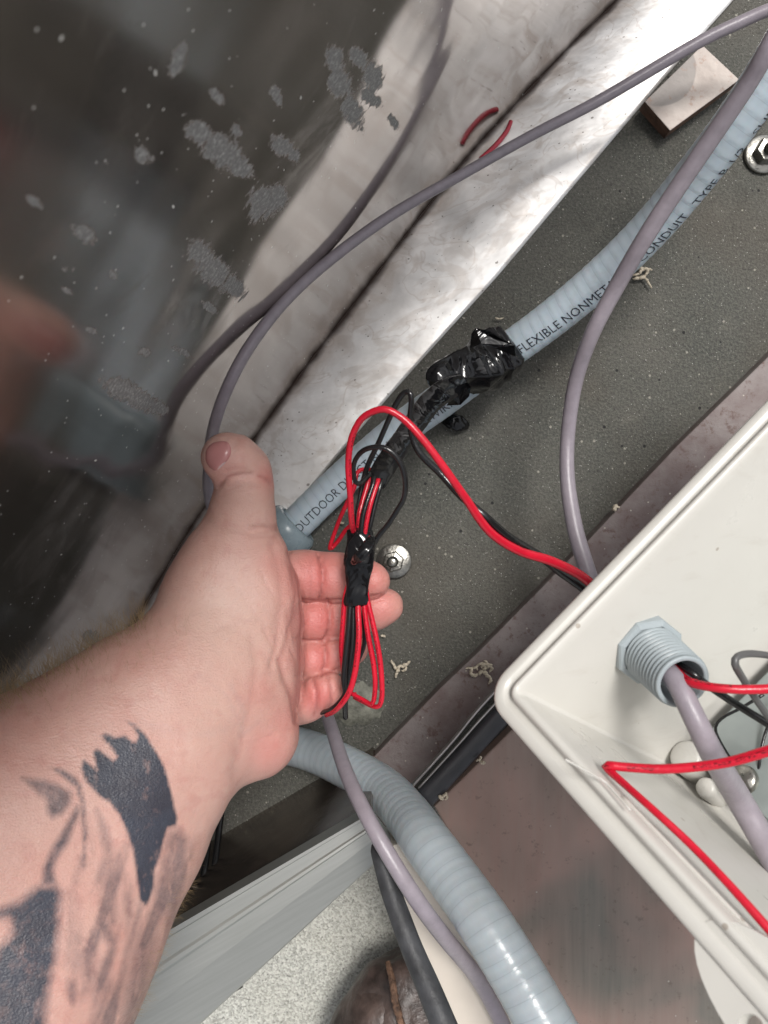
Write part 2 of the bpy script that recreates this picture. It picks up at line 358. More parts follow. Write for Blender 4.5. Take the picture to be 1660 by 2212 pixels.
def lathe(prof, axis_p, axis_d, seg=32, hexr=False):
    d = Vector(axis_d).normalized(); q = d.to_track_quat('Z', 'Y'); V, Fc = [], []
    for r, z in prof:
        for j in range(seg):
            a = 2*math.pi*j/seg; rr = r
            V.append(Vector(axis_p)+q @ Vector((rr*math.cos(a), rr*math.sin(a), z)))
    for i in range(len(prof)-1):
        for j in range(seg):
            k = (j+1) % seg; Fc.append((i*seg+j, i*seg+k, (i+1)*seg+k, (i+1)*seg+j))
    return V, Fc

# ------------------------------------------------------------------ setting: ground and pad
bm = bmesh.new(); bmesh.ops.create_grid(bm, x_segments=4, y_segments=4, size=60)
for v in bm.verts: v.co.z = -.014
me = bpy.data.meshes.new('ground'); bm.to_mesh(me); bm.free(); me.materials.append(M['gravel'])
o = bpy.data.objects.new('ground', me); COL.objects.link(o); tag(o, kind='structure')
o = poly_prism('concrete_pad', [(-900, 2600), (455, 1868), (800, 1672), (960, 1740), (1500, 2300), (3300, 2300), (3300, -1800), (-900, -1800)], -.05, 0, M['concrete']); tag(o, kind='structure')

# ------------------------------------------------------------------ steel enclosure wall and flange
SEAM = [(1560, -260), (1445, -130), (1333, 0), (1232, 100), (1100, 240), (1003, 348), (895, 485), (770, 650), (660, 795), (545, 955), (420, 1130), (300, 1330), (150, 1580), (0, 1840)]
EDGE = [(1830, -280), (1705, -140), (1584, 0), (1470, 128), (1340, 282), (1215, 430), (1080, 590), (955, 728), (830, 868), (700, 1020), (560, 1200), (400, 1440), (250, 1680), (100, 1940)]
sc = catmull([list(P(a, b, .003)) for a, b in SEAM], 500); sc, ss = resample(sc, .0015)
ec = catmull([list(P(a, b, .003)) for a, b in EDGE], 500); ec, es = resample(ec, .0015)
encl = empty('steel_enclosure', P(900, 480, 0), 'dull mirror steel wall with dirty bottom seam and wide pale flange over the concrete', 'steel enclosure')
def wall_prof(h): return .27*h**3
def bulge(h): return np.minimum(h, .36)**5/5+np.maximum(h-.36, 0)*.36**4
HN = 300; hh = np.linspace(0, .47, HN)
tt = np.gradient(sc, axis=0); tt /= np.linalg.norm(tt, axis=1)[:, None]
nn = np.stack([-tt[:, 1], tt[:, 0], 0*tt[:, 0]], 1)
if nn[len(nn)//2][0] < 0: nn = -nn
# smooth the plan normal so that the sheet does not kink
ker = np.hanning(61); ker /= ker.sum()
for i in range(2): nn[:, i] = np.convolve(np.pad(nn[:, i], 30, 'edge'), ker, 'valid')
WV = sc[:, None, :] + nn[:, None, :]*(wall_prof(hh)[None, :]+np.interp(sc[:, 1], [-.13, -.06, .02, .10, .18, .32], [2.4, 3.2, 3.2, 2.4, 1.2, -.6])[:, None]*bulge(hh)[None, :])[:, :, None]; WV[:, :, 2] = hh[None, :]+.0005
WV[:, :, :2] += nn[:, None, :2]*(0.0010*np.sin(ss*23+1.1)[:, None]*np.minimum(1, hh/.12)[None, :])[:, :, None]
nS = len(sc); WV = WV.reshape(-1, 3)
ii = np.arange(nS-1)[:, None]*HN + np.arange(HN-1)[None, :]
WF = np.stack([ii, ii+HN, ii+HN+1, ii+1], -1).reshape(-1, 4)
wp = proj(WV)
dep = np.full(len(WV), -1.)
DEP = [(432, 285, 40, 26, 40), (478, 325, 62, 34, 42), (520, 360, 34, 24, 45), (724, 130, 36, 22, 85), (735, 180, 44, 26, 75), (762, 240, 46, 22, 65), (775, 125, 26, 20, 60), (806, 165, 24, 34, 0), (800, 210, 30, 16, 40),
       (612, 315, 34, 22, 40), (635, 335, 22, 14, 40), (565, 440, 34, 44, 20), (600, 425, 26, 30, 0), (430, 545, 34, 28, 30), (462, 585, 52, 32, 42), (505, 618, 34, 22, 40), (75, 436, 26, 12, 28), (184, 506, 34, 18, 32),
       (305, 334, 30, 18, 40), (385, 130, 20, 40, 20), (470, 207, 22, 12, 50), (597, 205, 12, 26, -20), (512, 280, 18, 11, 45), (243, 594, 14, 10, 30), (145, 580, 18, 9, 20), (145, 627, 18, 8, 20), (313, 760, 18, 12, 20), (195, 712, 18, 8, 25),
       (258, 838, 44, 24, 25), (300, 862, 56, 22, 28), (345, 880, 26, 14, 28), (60, 1480, 30, 20, 30), (200, 1380, 24, 16, 30), (395, 760, 26, 8, 30), (455, 665, 22, 10, 30), (850, 262, 20, 10, 60)]
for x, y, a, b, an in DEP:
    a *= 1.06; b *= 1.12
    ca, sa = math.cos(math.radians(an)), math.sin(math.radians(an)); dx, dy = wp[:, 0]-x, wp[:, 1]-y
    q = np.sqrt(((dx*ca+dy*sa)/(a*1.15))**2+((-dx*sa+dy*ca)/(b*1.15))**2); dep = np.maximum(dep, 1-q)
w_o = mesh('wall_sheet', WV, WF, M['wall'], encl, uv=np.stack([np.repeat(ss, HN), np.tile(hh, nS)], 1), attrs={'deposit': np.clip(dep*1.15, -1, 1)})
# the sheet's back, so that it has thickness
BV = WV - np.repeat(nn, HN, 0)*.0025; mesh('wall_back', BV[::1], WF[:, ::-1][::1], M['innerwall'], encl)
NFL = 26
e_ = np.stack([np.interp(np.linspace(0, 1, nS), np.linspace(0, 1, len(ec)), ec[:, i]) for i in range(3)], 1)
k = np.linspace(0, 1, NFL)
FV = sc[:, None, :]*(1-k)[None, :, None]+e_[:, None, :]*k[None, :, None]; wid = np.linalg.norm(e_-sc, axis=1)
FV[:, :, 2] = .003 + .0006*np.sin(ss*31)[:, None]*k[None, :]
low = FV[:, -1:, :].copy(); low[:, :, 2] = .0004
FV = np.concatenate([FV, low], 1); NF2 = NFL+1
uvf = np.stack([np.repeat(ss, NF2), (wid[:, None]*np.r_[k, 1.02][None, :]).ravel()], 1)
ii = np.arange(nS-1)[:, None]*NF2 + np.arange(NF2-1)[None, :]
FF = np.stack([ii, ii+1, ii+NF2+1, ii+NF2], -1).reshape(-1, 4)
mesh('base_flange', FV.reshape(-1, 3), FF, M['flange'], encl, uv=uvf, smooth=True)

# small metal tab on the flange edge
t = empty('metal_tab', P(1495, 190, 0), 'small square pale metal tab with a rusty edge lying across the flange edge', 'metal plate')
poly_prism('tab_plate', [(1393, 219), (1448, 282), (1598, 172), (1518, 97)], .0040, .0145, M['tab'], t, .0003, M['rustedge'])
# faded red wire end and black cable slipping out of the seam
o, _ = tube('red_wire_end', [(1104, 262, .0045, 9), (1096, 282, .0055, 10), (1076, 308, .0055, 10), (1056, 328, .005, 10), (1038, 343, .0045, 9)], M['red_soft'])
tag(o, 'short faded red wire end poking out of the wall seam behind the grey cable', 'wire')
# brown steel strip
strip = [(1760, 668), (1652, 778), (1464, 962), (1267, 1171), (1036, 1406), (951, 1487), (822, 1620), (705, 1745), (800, 1830), (893, 1705), (1000, 1570), (1110, 1455), (1400, 1150), (1700, 850), (1860, 690)]
o = poly_prism('steel_strip', strip, 0.0005, .012, M['strip'], None, .0008); tag(o, 'brown scaled steel strip bolted flat on the concrete, running under the white box', 'steel strip')

# ------------------------------------------------------------------ anchor bolts
def bolt(px, py, h, wr, nr, tilt, label):
    t = empty('anchor_bolt', P(px, py, h), label, 'anchor bolt', 'anchor bolts in the concrete pad')
    c = P(px, py, h); d = Vector((tilt[0], tilt[1], 1)).normalized()
    V, Fc = lathe([(nr*.5, .0), (wr*.97, 0), (wr, .0004), (wr, .0018), (wr*.95, .0023), (nr*.5, .0023)], c, d, 48); mesh('washer', V, Fc, M['bolt'], t)
    V, Fc = lathe([(.3*nr, .0025), (nr*.93, .0025), (nr, .0034), (nr, .0085), (nr*.9, .0096), (nr*.52, .0099), (nr*.50, .0085)], c, d, 6); mesh('hex_nut', V, Fc, M['bolt'], t, smooth=False)
    prof = [(nr*.50, .006)]
    for i in range(9): prof += [(nr*.50, .0090+i*.0010), (nr*.44, .0095+i*.0010)]
    prof += [(nr*.42, .0182), (nr*.30, .0188), (.0001, .0186)]
    V, Fc = lathe(prof, c, d, 28); mesh('threaded_stud', V, Fc, M['bolt'], t)
bolt(852, 1212, .001, .0108, .0066, (-.08, .02), 'steel anchor bolt with washer just past the index fingertip')
bolt(1648, 335, .001, .0118, .0078, (.0, -.04), 'steel anchor bolt with washer under the grey conduit at the right edge')
# mortar patch under the bundle
o = mesh('mortar_patch', *(lambda n: ([P(770+62*math.cos(2*math.pi*i/n)*(1+.12*math.sin(3*i)), 1520+46*math.sin(2*math.pi*i/n)*(1+.12*math.cos(2.3*i)), .0006) for i in range(n)]+
   [P(768+38*math.cos(2*math.pi*i/n), 1518+28*math.sin(2*math.pi*i/n), .004) for i in range(n)]+[P(768, 1518, .005)],
   [(i, (i+1) % n, n+(i+1) % n, n+i) for i in range(n)]+[(n+i, n+(i+1) % n, 2*n) for i in range(n)]))(28), M['pale'])
tag(o, 'pale mortar patch on the concrete below the little finger', 'mortar patch')

# ------------------------------------------------------------------ printed letters wrapped on a tube
def text_on(name, txt, c, r, s0, size, phi, m, parent, twist=0.):
    cu = bpy.data.curves.new(name, 'FONT'); cu.body = txt; cu.size = size; cu.resolution_u = 2; cu.offset = -.00002
    to = bpy.data.objects.new(name, cu); COL.objects.link(to); dg = bpy.context.evaluated_depsgraph_get()
    me = bpy.data.meshes.new_from_object(to.evaluated_get(dg)); bpy.data.objects.remove(to)
    bm = bmesh.new(); bm.from_mesh(me); bmesh.ops.subdivide_edges(bm, edges=bm.edges, cuts=1, use_grid_fill=False)
    s = np.r_[0, np.cumsum(np.linalg.norm(np.diff(c, axis=0), axis=1))]
    t, N, _ = zframes(c); B = np.cross(t, N)
    for v in bm.verts:
        q = s0+v.co.x*.86; a = phi+twist*v.co.x-v.co.y/r
        g = lambda A: np.array([np.interp(q, s, A[:, i]) for i in range(3)])
        p = g(c)+(r+.00016)*(math.cos(a)*g(N)+math.sin(a)*g(B)); v.co = p
    bm.to_mesh(me); bm.free(); me.materials.clear(); me.materials.append(m)
    o = bpy.data.objects.new(name, me); COL.objects.link(o); o.parent = parent; o.matrix_parent_inverse = Matrix.Translation(-parent.location)
    return o

# ------------------------------------------------------------------ upper conduit
t = empty('flexible_conduit', P(850, 930, .02), 'pale grey printed flexible conduit running up to the top right corner under black tape', 'conduit')
cp = [(600, 1175, .013, 72), (640, 1132, .014, 74), (735, 1040, .016, 75), (850, 940, .022, 77), (960, 860, .03, 78), (1070, 778, .04, 80), (1180, 698, .055, 82), (1295, 603, .072, 86), (1400, 500, .09, 92), (1490, 395, .11, 98), (1576, 285, .13, 106), (1656, 168, .145, 113), (1740, 20, .158, 119), (1810, -140, .165, 120)]
W = np.array([[*P(a, b, h), .0103] for a, b, h, w in cp]); cc, _ = resample(catmull(W, 400), .0008)
V, Fc, L = tube_data(cc[:, :3], cc[:, 3], 40, frames='z', rfun=lambda s, a, i: -.00016*(1 if ((s/.0062+a/(2*math.pi)) % 1) < .10 else 0)+.00006*math.sin((s/.0062+a/(2*math.pi))*2*math.pi))
mesh('conduit_tube', V, Fc, M['conduit'], t, uv=L)
cl = cc[:, :3]; scum = np.r_[0, np.cumsum(np.linalg.norm(np.diff(cl, axis=0), axis=1))]
def s_at(px, py):
    q = proj(cl); return scum[np.argmin((q[:, 0]-px)**2+(q[:, 1]-py)**2)]
text_on('print', 'OUTDOOR DIRECT-BURIAL', cl, .0103, s_at(630, 1142)+.002, .0080, .62, M['ink'], t)
text_on('print', 'KWIKFLEX', cl, .0103, s_at(908, 898), .0080, .78, M['ink'], t)
text_on('print', 'FLEXIBLE NONMETALLIC CONDUIT   TYPE B 1/2   SUNLIGHT', cl, .0103, s_at(1113, 746)+.002, .0078, .66, M['ink'], t, 4.2)
# hub into which it is screwed
t = empty('conduit_hub', P(612, 1160, 0), 'round grey hub into which the printed conduit enters beside the thumb base', 'conduit fitting')
d = (P(735, 1040, .016)-P(610, 1160, .013)).normalized(); p0 = P(606, 1163, .013)
V, Fc = lathe([(.0155, -.03), (.0155, .0), (.0165, .002), (.0172, .006), (.0168, .011), (.0150, .0135), (.0122, .0140), (.0112, .0125), (.0110, .0)], p0, d, 48); mesh('hub_ring', V, Fc, M['hub'], t)

# ------------------------------------------------------------------ large ribbed conduit
t = empty('ribbed_conduit', P(900, 1760, .1), 'thick ribbed grey conduit curving down from behind the palm to the bottom edge', 'conduit')
bp = [(430, 1570), (530, 1590), (655, 1617), (743, 1654), (826, 1703), (880, 1760), (924, 1822), (985, 1905), (1050, 1997), (1110, 2092), (1166, 2189), (1225, 2300), (1280, 2430)]
bw = [81, 82, 84, 88, 94, 101, 108, 113, 118, 121, 124, 126, 127]
W = np.array([[*P(a, b, .5-40.8/w), .01175] for (a, b), w in zip(bp, bw)]); bc, _ = resample(catmull(W, 500), .0006)
V, Fc, L = tube_data(bc[:, :3], bc[:, 3], 48, frames='z', rfun=lambda s, a, i: .00007*math.cos((s/.0058+a/(2*math.pi))*2*math.pi)-.00013*math.exp(-(((s/.0058+a/(2*math.pi)) % 1)-.03)**2/.003))
mesh('conduit_tube', V, Fc, M['bigconduit'], t, uv=L)
q = [(1095, 2132), (1103, 2140), (1122, 2130)]
o, _ = tube('ink_mark', [(1096, 2126, .1730, 4), (1105, 2141, .1740, 4), (1110, 2134, .1745, 4), (1130, 2117, .1748, 4)], M['ink'], t, .001, 6)

# ------------------------------------------------------------------ grey cables
o, _ = tube('grey_cable', [(1760, 10, .07, 27), (1680, 16, .065, 27), (1600, 48, .06, 27), (1500, 97, .057, 26), (1300, 214, .052, 24), (1150, 292, .06, 23), (1000, 376, .08, 23), (850, 462, .110, 24), (720, 556, .131, 25), (620, 646, .147, 26), (540, 748, .160, 27), (490, 842, .160, 27), (462, 925, .150, 26), (452, 1000, .125, 25), (456, 1085, .09, 25),
  (500, 1200, .06, 25), (600, 1380, .05, 25), (680, 1480, .06, 26), (712, 1560, .09, 28), (745, 1660, .130, 32), (786, 1750, .155, 34), (842, 1850, .165, 36), (905, 1950, .165, 37), (965, 2030, .150, 36), (1030, 2110, .125, 34), (1080, 2200, .115, 34), (1140, 2330, .11, 34)], M['cable'], None, .003, 20)
tag(o, 'lavender grey cable from the top right corner past the thumb and below the hand', 'cable')
# ------------------------------------------------------------------ white junction box
O = P(1038, 1499, .25); U = (P(1660, 858, .252)-O).normalized(); Vv = (P(1410, 2021, .312)-O); Vv = (Vv-U*Vv.dot(U)).normalized()
nvec = P(1425, 1655, .19)-P(1112, 1487, .25); DEPTH = nvec.length; NV = nvec.normalized()
def BX(a, b, c): return O+U*a+Vv*b+NV*c
box = empty('junction_box', BX(.1, .08, .09), 'open off white plastic junction box at the right with wires coming through its side', 'junction box')
LU, LV, RC = .27, .21, .0105
def rr_loop(off, c, n=8, bulge=0):
    r = max(RC-off, .0015); out = []
    cs = [(off+r, off+r, 180), (LU-off-r, off+r, 270), (LU-off-r, LV-off-r, 0), (off+r, LV-off-r, 90)]
    for cx, cy, a0 in cs:
        for i in range(n+1):
            a = math.radians(a0+90*i/n); out.append(BX(cx+r*math.cos(a), cy+r*math.sin(a), c))
    return out
prof = [(.0105, .101), (.0045, .012), (.0000, .0118), (.0000, .0012), (.0003, .0003), (.0011, 0), (.0030, 0), (.0036, .0004), (.0042, .0012), (.0052, .0014), (.0060, .0010), (.0066, -.0004), (.0076, -.0006), (.0083, -.0002), (.0088, .0012), (.0093, .0030), (.0112, .070), (.0120, .0945), (.0135, .0965)]
V, Fc = [], []
for off, c in prof: V += rr_loop(off, c)
n = len(V)//len(prof)
for i in range(len(prof)-1):
    for j in range(n): k2 = (j+1) % n; Fc.append((i*n+j, i*n+k2, (i+1)*n+k2, (i+1)*n+j))
Fc.append(tuple(range((len(prof)-1)*n, len(prof)*n))); Fc.append(tuple(range(n))[::-1])
mesh('box_shell', V, Fc, M['whitep'], box)
# moulded ribs on the left wall, boss, mounting plate
def inner(a, b, c): return BX(a, b, c)
def ridge(name, pts, r): 
    c = np.array([list(p) for p in pts]); c, _ = resample(c, .002); V, Fc, L = tube_data(c, r, 10); return mesh(name, V, Fc, M['whitep'], box)
il = lambda x, y: ray_plane(x, y, BX(.0100, .05, .01), Vv.cross(NV).normalized())
ridge('rib', [il(1222, 1641), il(1305, 1686), il(1362, 1750)], .0003)
ridge('rib', [BX(.0095, .052, .004), BX(.0098, .12, .006), BX(.0098, .2, .006)], .0006)
plate = empty_plate = None
def quad_slab(name, a0, a1, b0, b1, c0, c1, m, parent, bev=.0006):
    bm = bmesh.new(); vs = [bm.verts.new(BX(a, b, c)) for c in (c0, c1) for a, b in ((a0, b0), (a1, b0), (a1, b1), (a0, b1))]
    for f in ((0, 1, 2, 3), (7, 6, 5, 4), (0, 4, 5, 1), (1, 5, 6, 2), (2, 6, 7, 3), (3, 7, 4, 0)): bm.faces.new([vs[i] for i in f])
    bmesh.ops.recalc_face_normals(bm, faces=bm.faces); bmesh.ops.bevel(bm, geom=bm.edges[:], offset=bev, segments=2, affect='EDGES')
    me = bpy.data.meshes.new(name); bm.to_mesh(me); bm.free(); me.materials.append(m); o = bpy.data.objects.new(name, me); COL.objects.link(o)
    o.parent = parent; o.matrix_parent_inverse = Matrix.Translation(-parent.location); return o
quad_slab('back_plate', .0225, LU-.03, .0175, LV-.03, .084, .0862, M['plate'], box)
for a, b, r, cc0 in ((.0195, .0178, .0056, .082), (.0165, .030, .0034, .090)):
    V, Fc = lathe([(r*1.25, 0), (r*1.1, -.006*0+.010), (r, .0115), (r*.8, .0125), (.0001, .0125)], BX(a, b, .096), -NV, 32); mesh('screw_boss', V, Fc, M['whitep'], box)
pm = ray_plane(1608, 1684, BX(0, 0, .0838), NV)
V, Fc = lathe([(.0048, 0), (.0046, .0012), (.0036, .0022), (.0001, .0026)], pm, -NV, 28); mesh('plate_screw', V, Fc, M['bolt'], box)
# mounting lug with a hole on the lower rim
lp = [BX(.0, .088, .004)]
def lug():
    cen = (-.0045, .107); hole = .0026; n = 40; outer = []
    for i in range(n):
        a = 2*math.pi*i/n; ca, sa = math.cos(a), math.sin(a)
        outer.append((cen[0]+.0075+ca*.0112, cen[1]+.006+sa*.026))
    V = []
    for z in (.001, .006):
        V += [BX(x, y, z) for x, y in outer]; V += [BX(cen[0]+.001+hole*math.cos(2*math.pi*i/n), cen[1]+hole*math.sin(2*math.pi*i/n), z) for i in range(n)]
    Fc = []
    for i in range(n):
        j = (i+1) % n; Fc += [(i, j, n+j, n+i), (2*n+j, 2*n+i, 3*n+i, 3*n+j), (j, i, 2*n+i, 2*n+j), (n+i, n+j, 3*n+j, 3*n+i)]
    mesh('mounting_lug', V, Fc, M['whitep'], box, smooth=False)
lug()
# threaded fitting
wn_ = U.cross(NV).normalized(); wn_ = wn_ if wn_.dot(Vv) > 0 else -wn_
Fp = ray_plane(1392, 1396, BX(0, .0102, .04), wn_)
fd = (P(1476, 1474, Fp.z+.0235)-Fp).normalized()
ft = empty('threaded_fitting', Fp, 'grey threaded plastic fitting with hexagonal collar pushed through the white box wall', 'conduit fitting')
V, Fc = lathe([(.0070, 0), (.0112, .0002), (.0114, .001), (.0114, .0042), (.0109, .0049), (.0095, .0054), (.0094, .0052)], Fp, fd, 8); mesh('hex_collar', V, Fc, M['fitting'], ft, smooth=False)
prof = [(.0094, .0045)]; Lb = (P(1476, 1474, Fp.z+.0235)-Fp).length; nt = 10; pt = (Lb-.0066)/nt
for i in range(nt):
    z = .0054+i*pt; rb = .0092-.00007*i; prof += [(rb-.0008, z), (rb-.0007, z+pt*.25), (rb+.0001, z+pt*.5), (rb+.0001, z+pt*.72), (rb-.0007, z+pt*.92)]
prof += [(.0082, Lb-.0012), (.0083, Lb-.0003), (.0079, Lb), (.0070, Lb), (.0067, Lb-.0006), (.0067, .002)]
V, Fc = lathe(prof, Fp, fd, 48); mesh('threaded_barrel', V, Fc, M['fitting'], ft)
FE = Fp+fd*Lb; FX, FY = proj([list(FE)])[0]; FX -= 1478; FY -= 1476
print('FITTING', proj([list(Fp), list(FE)]), Fp.z, FE.z, 'BOXCORNER', proj([list(BX(.012, .012, .09))]))

# ------------------------------------------------------------------ wires in the box
wires_box = 'wires inside the white box'
zf = FE.z
o, _ = tube('grey_cable', [(1760, -90, .20, 41), (1705, 20, .195, 41), (1660, 105, .19, 41), (1613, 186, .18, 40), (1532, 306, .165, 40), (1448, 430, .15, 39), (1390, 520, .14, 38), (1332, 620, .125, 36), (1280, 720, .115, 34), (1245, 820, .10, 32), (1228, 930, .09, 31), (1226, 1030, .09, 32), (1240, 1130, .095, 35), (1262, 1210, .10, 36), (1290, 1290, .11, 36), (1320, 1350, .14, 38), (1352, 1385, .20, 40), (1384, 1398, zf-.020, 42), (1425+FX*.6, 1436+FY*.6, zf-.010, 44), (1464+FX, 1477+FY, zf+.001, 46), (1503, 1556, zf+.006, 49), (1540, 1630, zf+.004, 52), (1592, 1718, .25, 55), (1640, 1800, .25, 56), (1710, 1930, .25, 56), (1780, 2060, .25, 56)], M['cable'], None, .003, 22)
tag(o, 'lavender grey cable arching over the printed conduit and through the fitting into the white box', 'cable')

o, _ = tube('red_wire', [(1430+FX, 1415+FY, zf-.018, 17), (1474+FX, 1462+FY, zf-.001, 19), (1500+FX, 1478+FY, zf+.005, 20), (1560, 1487, zf+.01, 20), (1640, 1489, zf+.012, 21), (1760, 1480, zf+.015, 22)], M['red'], None, .002)
tag(o, 'red wire leaving the threaded fitting and running straight right inside the white box', 'wire')
o, _ = tube('black_wire', [(1440+FX, 1420+FY, zf-.018, 14), (1492+FX, 1452+FY, zf-.001, 16), (1535+FX, 1485+FY, zf-.002, 17), (1600, 1527, zf-.006, 17), (1670, 1570, zf-.006, 18), (1760, 1630, zf-.006, 18)], M['black'], None, .002)
tag(o, 'black wire leaving the threaded fitting and slanting down right inside the white box', 'wire')
o, _ = tube('grey_wire', [(1760, 1450, .27, 15), (1700, 1425, .27, 15), (1655, 1415, .27, 15), (1618, 1412, .272, 16), (1594, 1418, .274, 16), (1588, 1434, .275, 17), (1604, 1464, .272, 16), (1640, 1520, .268, 15), (1690, 1590, .262, 15), (1750, 1680, .26, 15)], M['greyblack'], None, .0015)
tag(o, 'dark grey wire bent in a hairpin at the right edge inside the white box', 'wire')
o, _ = tube('red_wire', [(1790, 1580, .30, 25), (1660, 1622, .295, 24), (1560, 1649, .29, 22), (1440, 1661, .285, 21), (1350, 1657, .282, 20), (1314, 1653, .281, 19), (1312, 1660, .280, 18), (1345, 1690, .286, 17), (1410, 1748, .296, 17), (1490, 1822, .303, 18), (1570, 1905, .311, 19), (1660, 2006, .319, 21), (1760, 2120, .325, 22)], M['red'], None, .0015)
tag(o, 'red printed wire folded to a sharp point across the opening of the white box', 'wire')
for j, (pts, lab) in enumerate([([(1650, 1500, .215, 8), (1600, 1530, .212, 7), (1562, 1550, .21, 7), (1546, 1572, .208, 7), (1556, 1602, .206, 7), (1590, 1660, .206, 7), (1640, 1760, .21, 7), (1720, 1900, .21, 7)], 'thin black wire bent against the back plate left of the grey cable'),
                   ([(1690, 1500, .21, 7), (1655, 1580, .21, 7), (1642, 1640, .212, 7), (1640, 1700, .212, 7), (1662, 1760, .21, 7), (1720, 1840, .21, 7)], 'thin black wire hanging by the right edge over the back plate'),
                   ([(1612, 1762, .205, 7), (1611, 1800, .205, 7), (1618, 1860, .205, 7), (1650, 1910, .205, 7), (1720, 1960, .205, 7)], 'thin black wire low in the white box under the thick grey cable')]):
    o, _ = tube('thin_black_wire', [(a, b, c+.016, d) for a, b, c, d in pts], M['black'], None, .002, 8); tag(o, lab, 'wire', 'thin black wires in the white box')

# ------------------------------------------------------------------ wires of the bundle
HB = .172   # the bundle lies on the fingers at about this height
def wire(name, m, pts, lab, group='wires of the taped bundle', **kw):
    o, _ = tube(name, [(a, b, c, d*1.17) for a, b, c, d in pts], m, None, .0016, 12, **kw); tag(o, lab, 'wire', group); return o
wire('red_wire', M['red'], [(778, 1225, .178, 10), (768, 1165, .185, 10.5), (760, 1125, .194, 11), (757, 1070, .20, 11.5), (753, 1010, .204, 12), (756, 965, .207, 12), (766, 930, .210, 12.5), (787, 900, .213, 13), (828, 884, .216, 13), (868, 902, .216, 14), (906, 940, .216, 15), (951, 998, .214, 15), (1006, 1076, .208, 16), (1058, 1148, .198, 17), (1122, 1190, .19, 17), (1194, 1213, .185, 18), (1267, 1252, .175, 18), (1330, 1320, .17, 18), (1380, 1385, .19, 18), (1430, 1415, zf-.018, 17)],
     'red wire looping high over the conduit and away to the white box')
wire('black_wire', M['black'], [(770, 1240, .184, 9), (771, 1160, .184, 9), (771, 1115, .182, 9), (778, 1073, .182, 9), (785, 1038, .182, 9.5), (796, 1003, .184, 10), (817, 959, .19, 10), (829, 932, .194, 10), (843, 900, .198, 10.5), (858, 869, .202, 11), (874, 848, .205, 11), (886, 848, .206, 11), (889, 870, .205, 11), (886, 911, .20, 11), (891, 942, .197, 12), (908, 980, .196, 13), (951, 1022, .194, 14), (994, 1069, .195, 15), (1045, 1113, .198, 16), (1100, 1160, .192, 16), (1165, 1200, .178, 16), (1207, 1233, .166, 16), (1256, 1268, .16, 16), (1330, 1330, .16, 16), (1390, 1390, .19, 16), (1440, 1420, zf-.018, 14)],
     'black wire with hairpin loop above the red loop, twisting with red wire to the box')
wire('black_wire', M['black'], [(800, 1024, .186, 9), (788, 1036, .190, 9), (776, 1045, .193, 9), (767, 1038, .195, 9), (764, 1010, .197, 9), (770, 990, .20, 9.5), (784, 974, .203, 10), (806, 966, .206, 10), (828, 967, .207, 10), (850, 979, .207, 10.5), (867, 1003, .206, 10.5), (876, 1038, .204, 10.5), (873, 1075, .20, 10), (858, 1103, .197, 10), (838, 1134, .194, 10), (819, 1157, .192, 10), (805, 1182, .190, 10), (788, 1225, .180, 9.5)],
     'black wire curling in a round loop beside the upper end of the lower tape wrap')
wire('red_wire', M['red'], [(790, 1210, .176, 8), (766, 1140, .172, 8), (750, 1142, .168, 8), (733, 1166, .165, 8), (719, 1182, .163, 8), (713, 1186, .164, 8), (716, 1172, .166, 8), (734, 1122, .172, 8), (750, 1087, .176, 8.5), (766, 1052, .178, 8.5), (771, 1024, .178, 8), (784, 1014, .176, 8), (812, 1016, .172, 8)],
     'red wire folded to a narrow point just above the index finger')
for m_, a, lab in ((M['red'], [(797, 1030, .184, 9), (795, 1045, .185, 9.5), (785, 1080, .186, 10), (777, 1112, .187, 10), (775, 1160, .186, 10), (776, 1220, .184, 10)], 'red wire of the taped bundle, left one between the two tape wraps'),
                   (M['black'], [(808, 1030, .188, 9), (806, 1048, .189, 9.5), (793, 1085, .190, 10), (784, 1119, .190, 10), (781, 1160, .189, 10), (780, 1220, .186, 10)], 'black wire of the taped bundle, left one between the two tape wraps'),
                   (M['red'], [(818, 1035, .188, 9), (813, 1051, .189, 9), (802, 1085, .190, 9), (794, 1119, .190, 9), (788, 1160, .189, 9), (786, 1220, .186, 9)], 'red wire of the taped bundle, right one between the two tape wraps'),
                   (M['black'], [(826, 1035, .187, 9), (821, 1053, .188, 9), (812, 1085, .188, 9), (804, 1119, .188, 9), (796, 1160, .187, 9), (792, 1220, .184, 9)], 'black wire of the taped bundle, right one between the two tape wraps')):
    wire('red_wire' if m_ is M['red'] else 'black_wire', m_, a, lab)
HL = .186
wire('red_wire', M['red'], [(760, 1240, HL, 9), (746, 1290, HL, 9.5), (741, 1350, HL-.001, 9.5), (738, 1400, HL-.003, 9), (740, 1436, HL-.006, 8), (744, 1470, HL-.012, 8), (750, 1496, HL-.016, 8), (770, 1500, HL-.016, 8)], 'leftmost red wire below the lower tape wrap, behind the black ones')
wire('black_wire', M['black'], [(764, 1250, HL, 10), (757, 1309, HL+.001, 10.5), (753, 1365, HL+.001, 11), (747, 1421, HL, 11), (743, 1468, HL-.002, 11), (746, 1496, HL-.004, 10), (735, 1516, HL-.006, 10), (714, 1533, HL-.010, 9), (690, 1540, HL-.02, 9)], 'left black wire below the lower tape wrap curving under the little fingertip')
wire('black_wire', M['black'], [(768, 1250, HL, 10), (764, 1309, HL, 10.5), (763, 1384, HL, 11), (757, 1440, HL-.002, 11), (750, 1487, HL-.008, 11), (746, 1520, HL-.012, 10), (747, 1550, HL-.018, 10)], 'right black wire below the lower tape wrap hanging straight past the little fingertip')
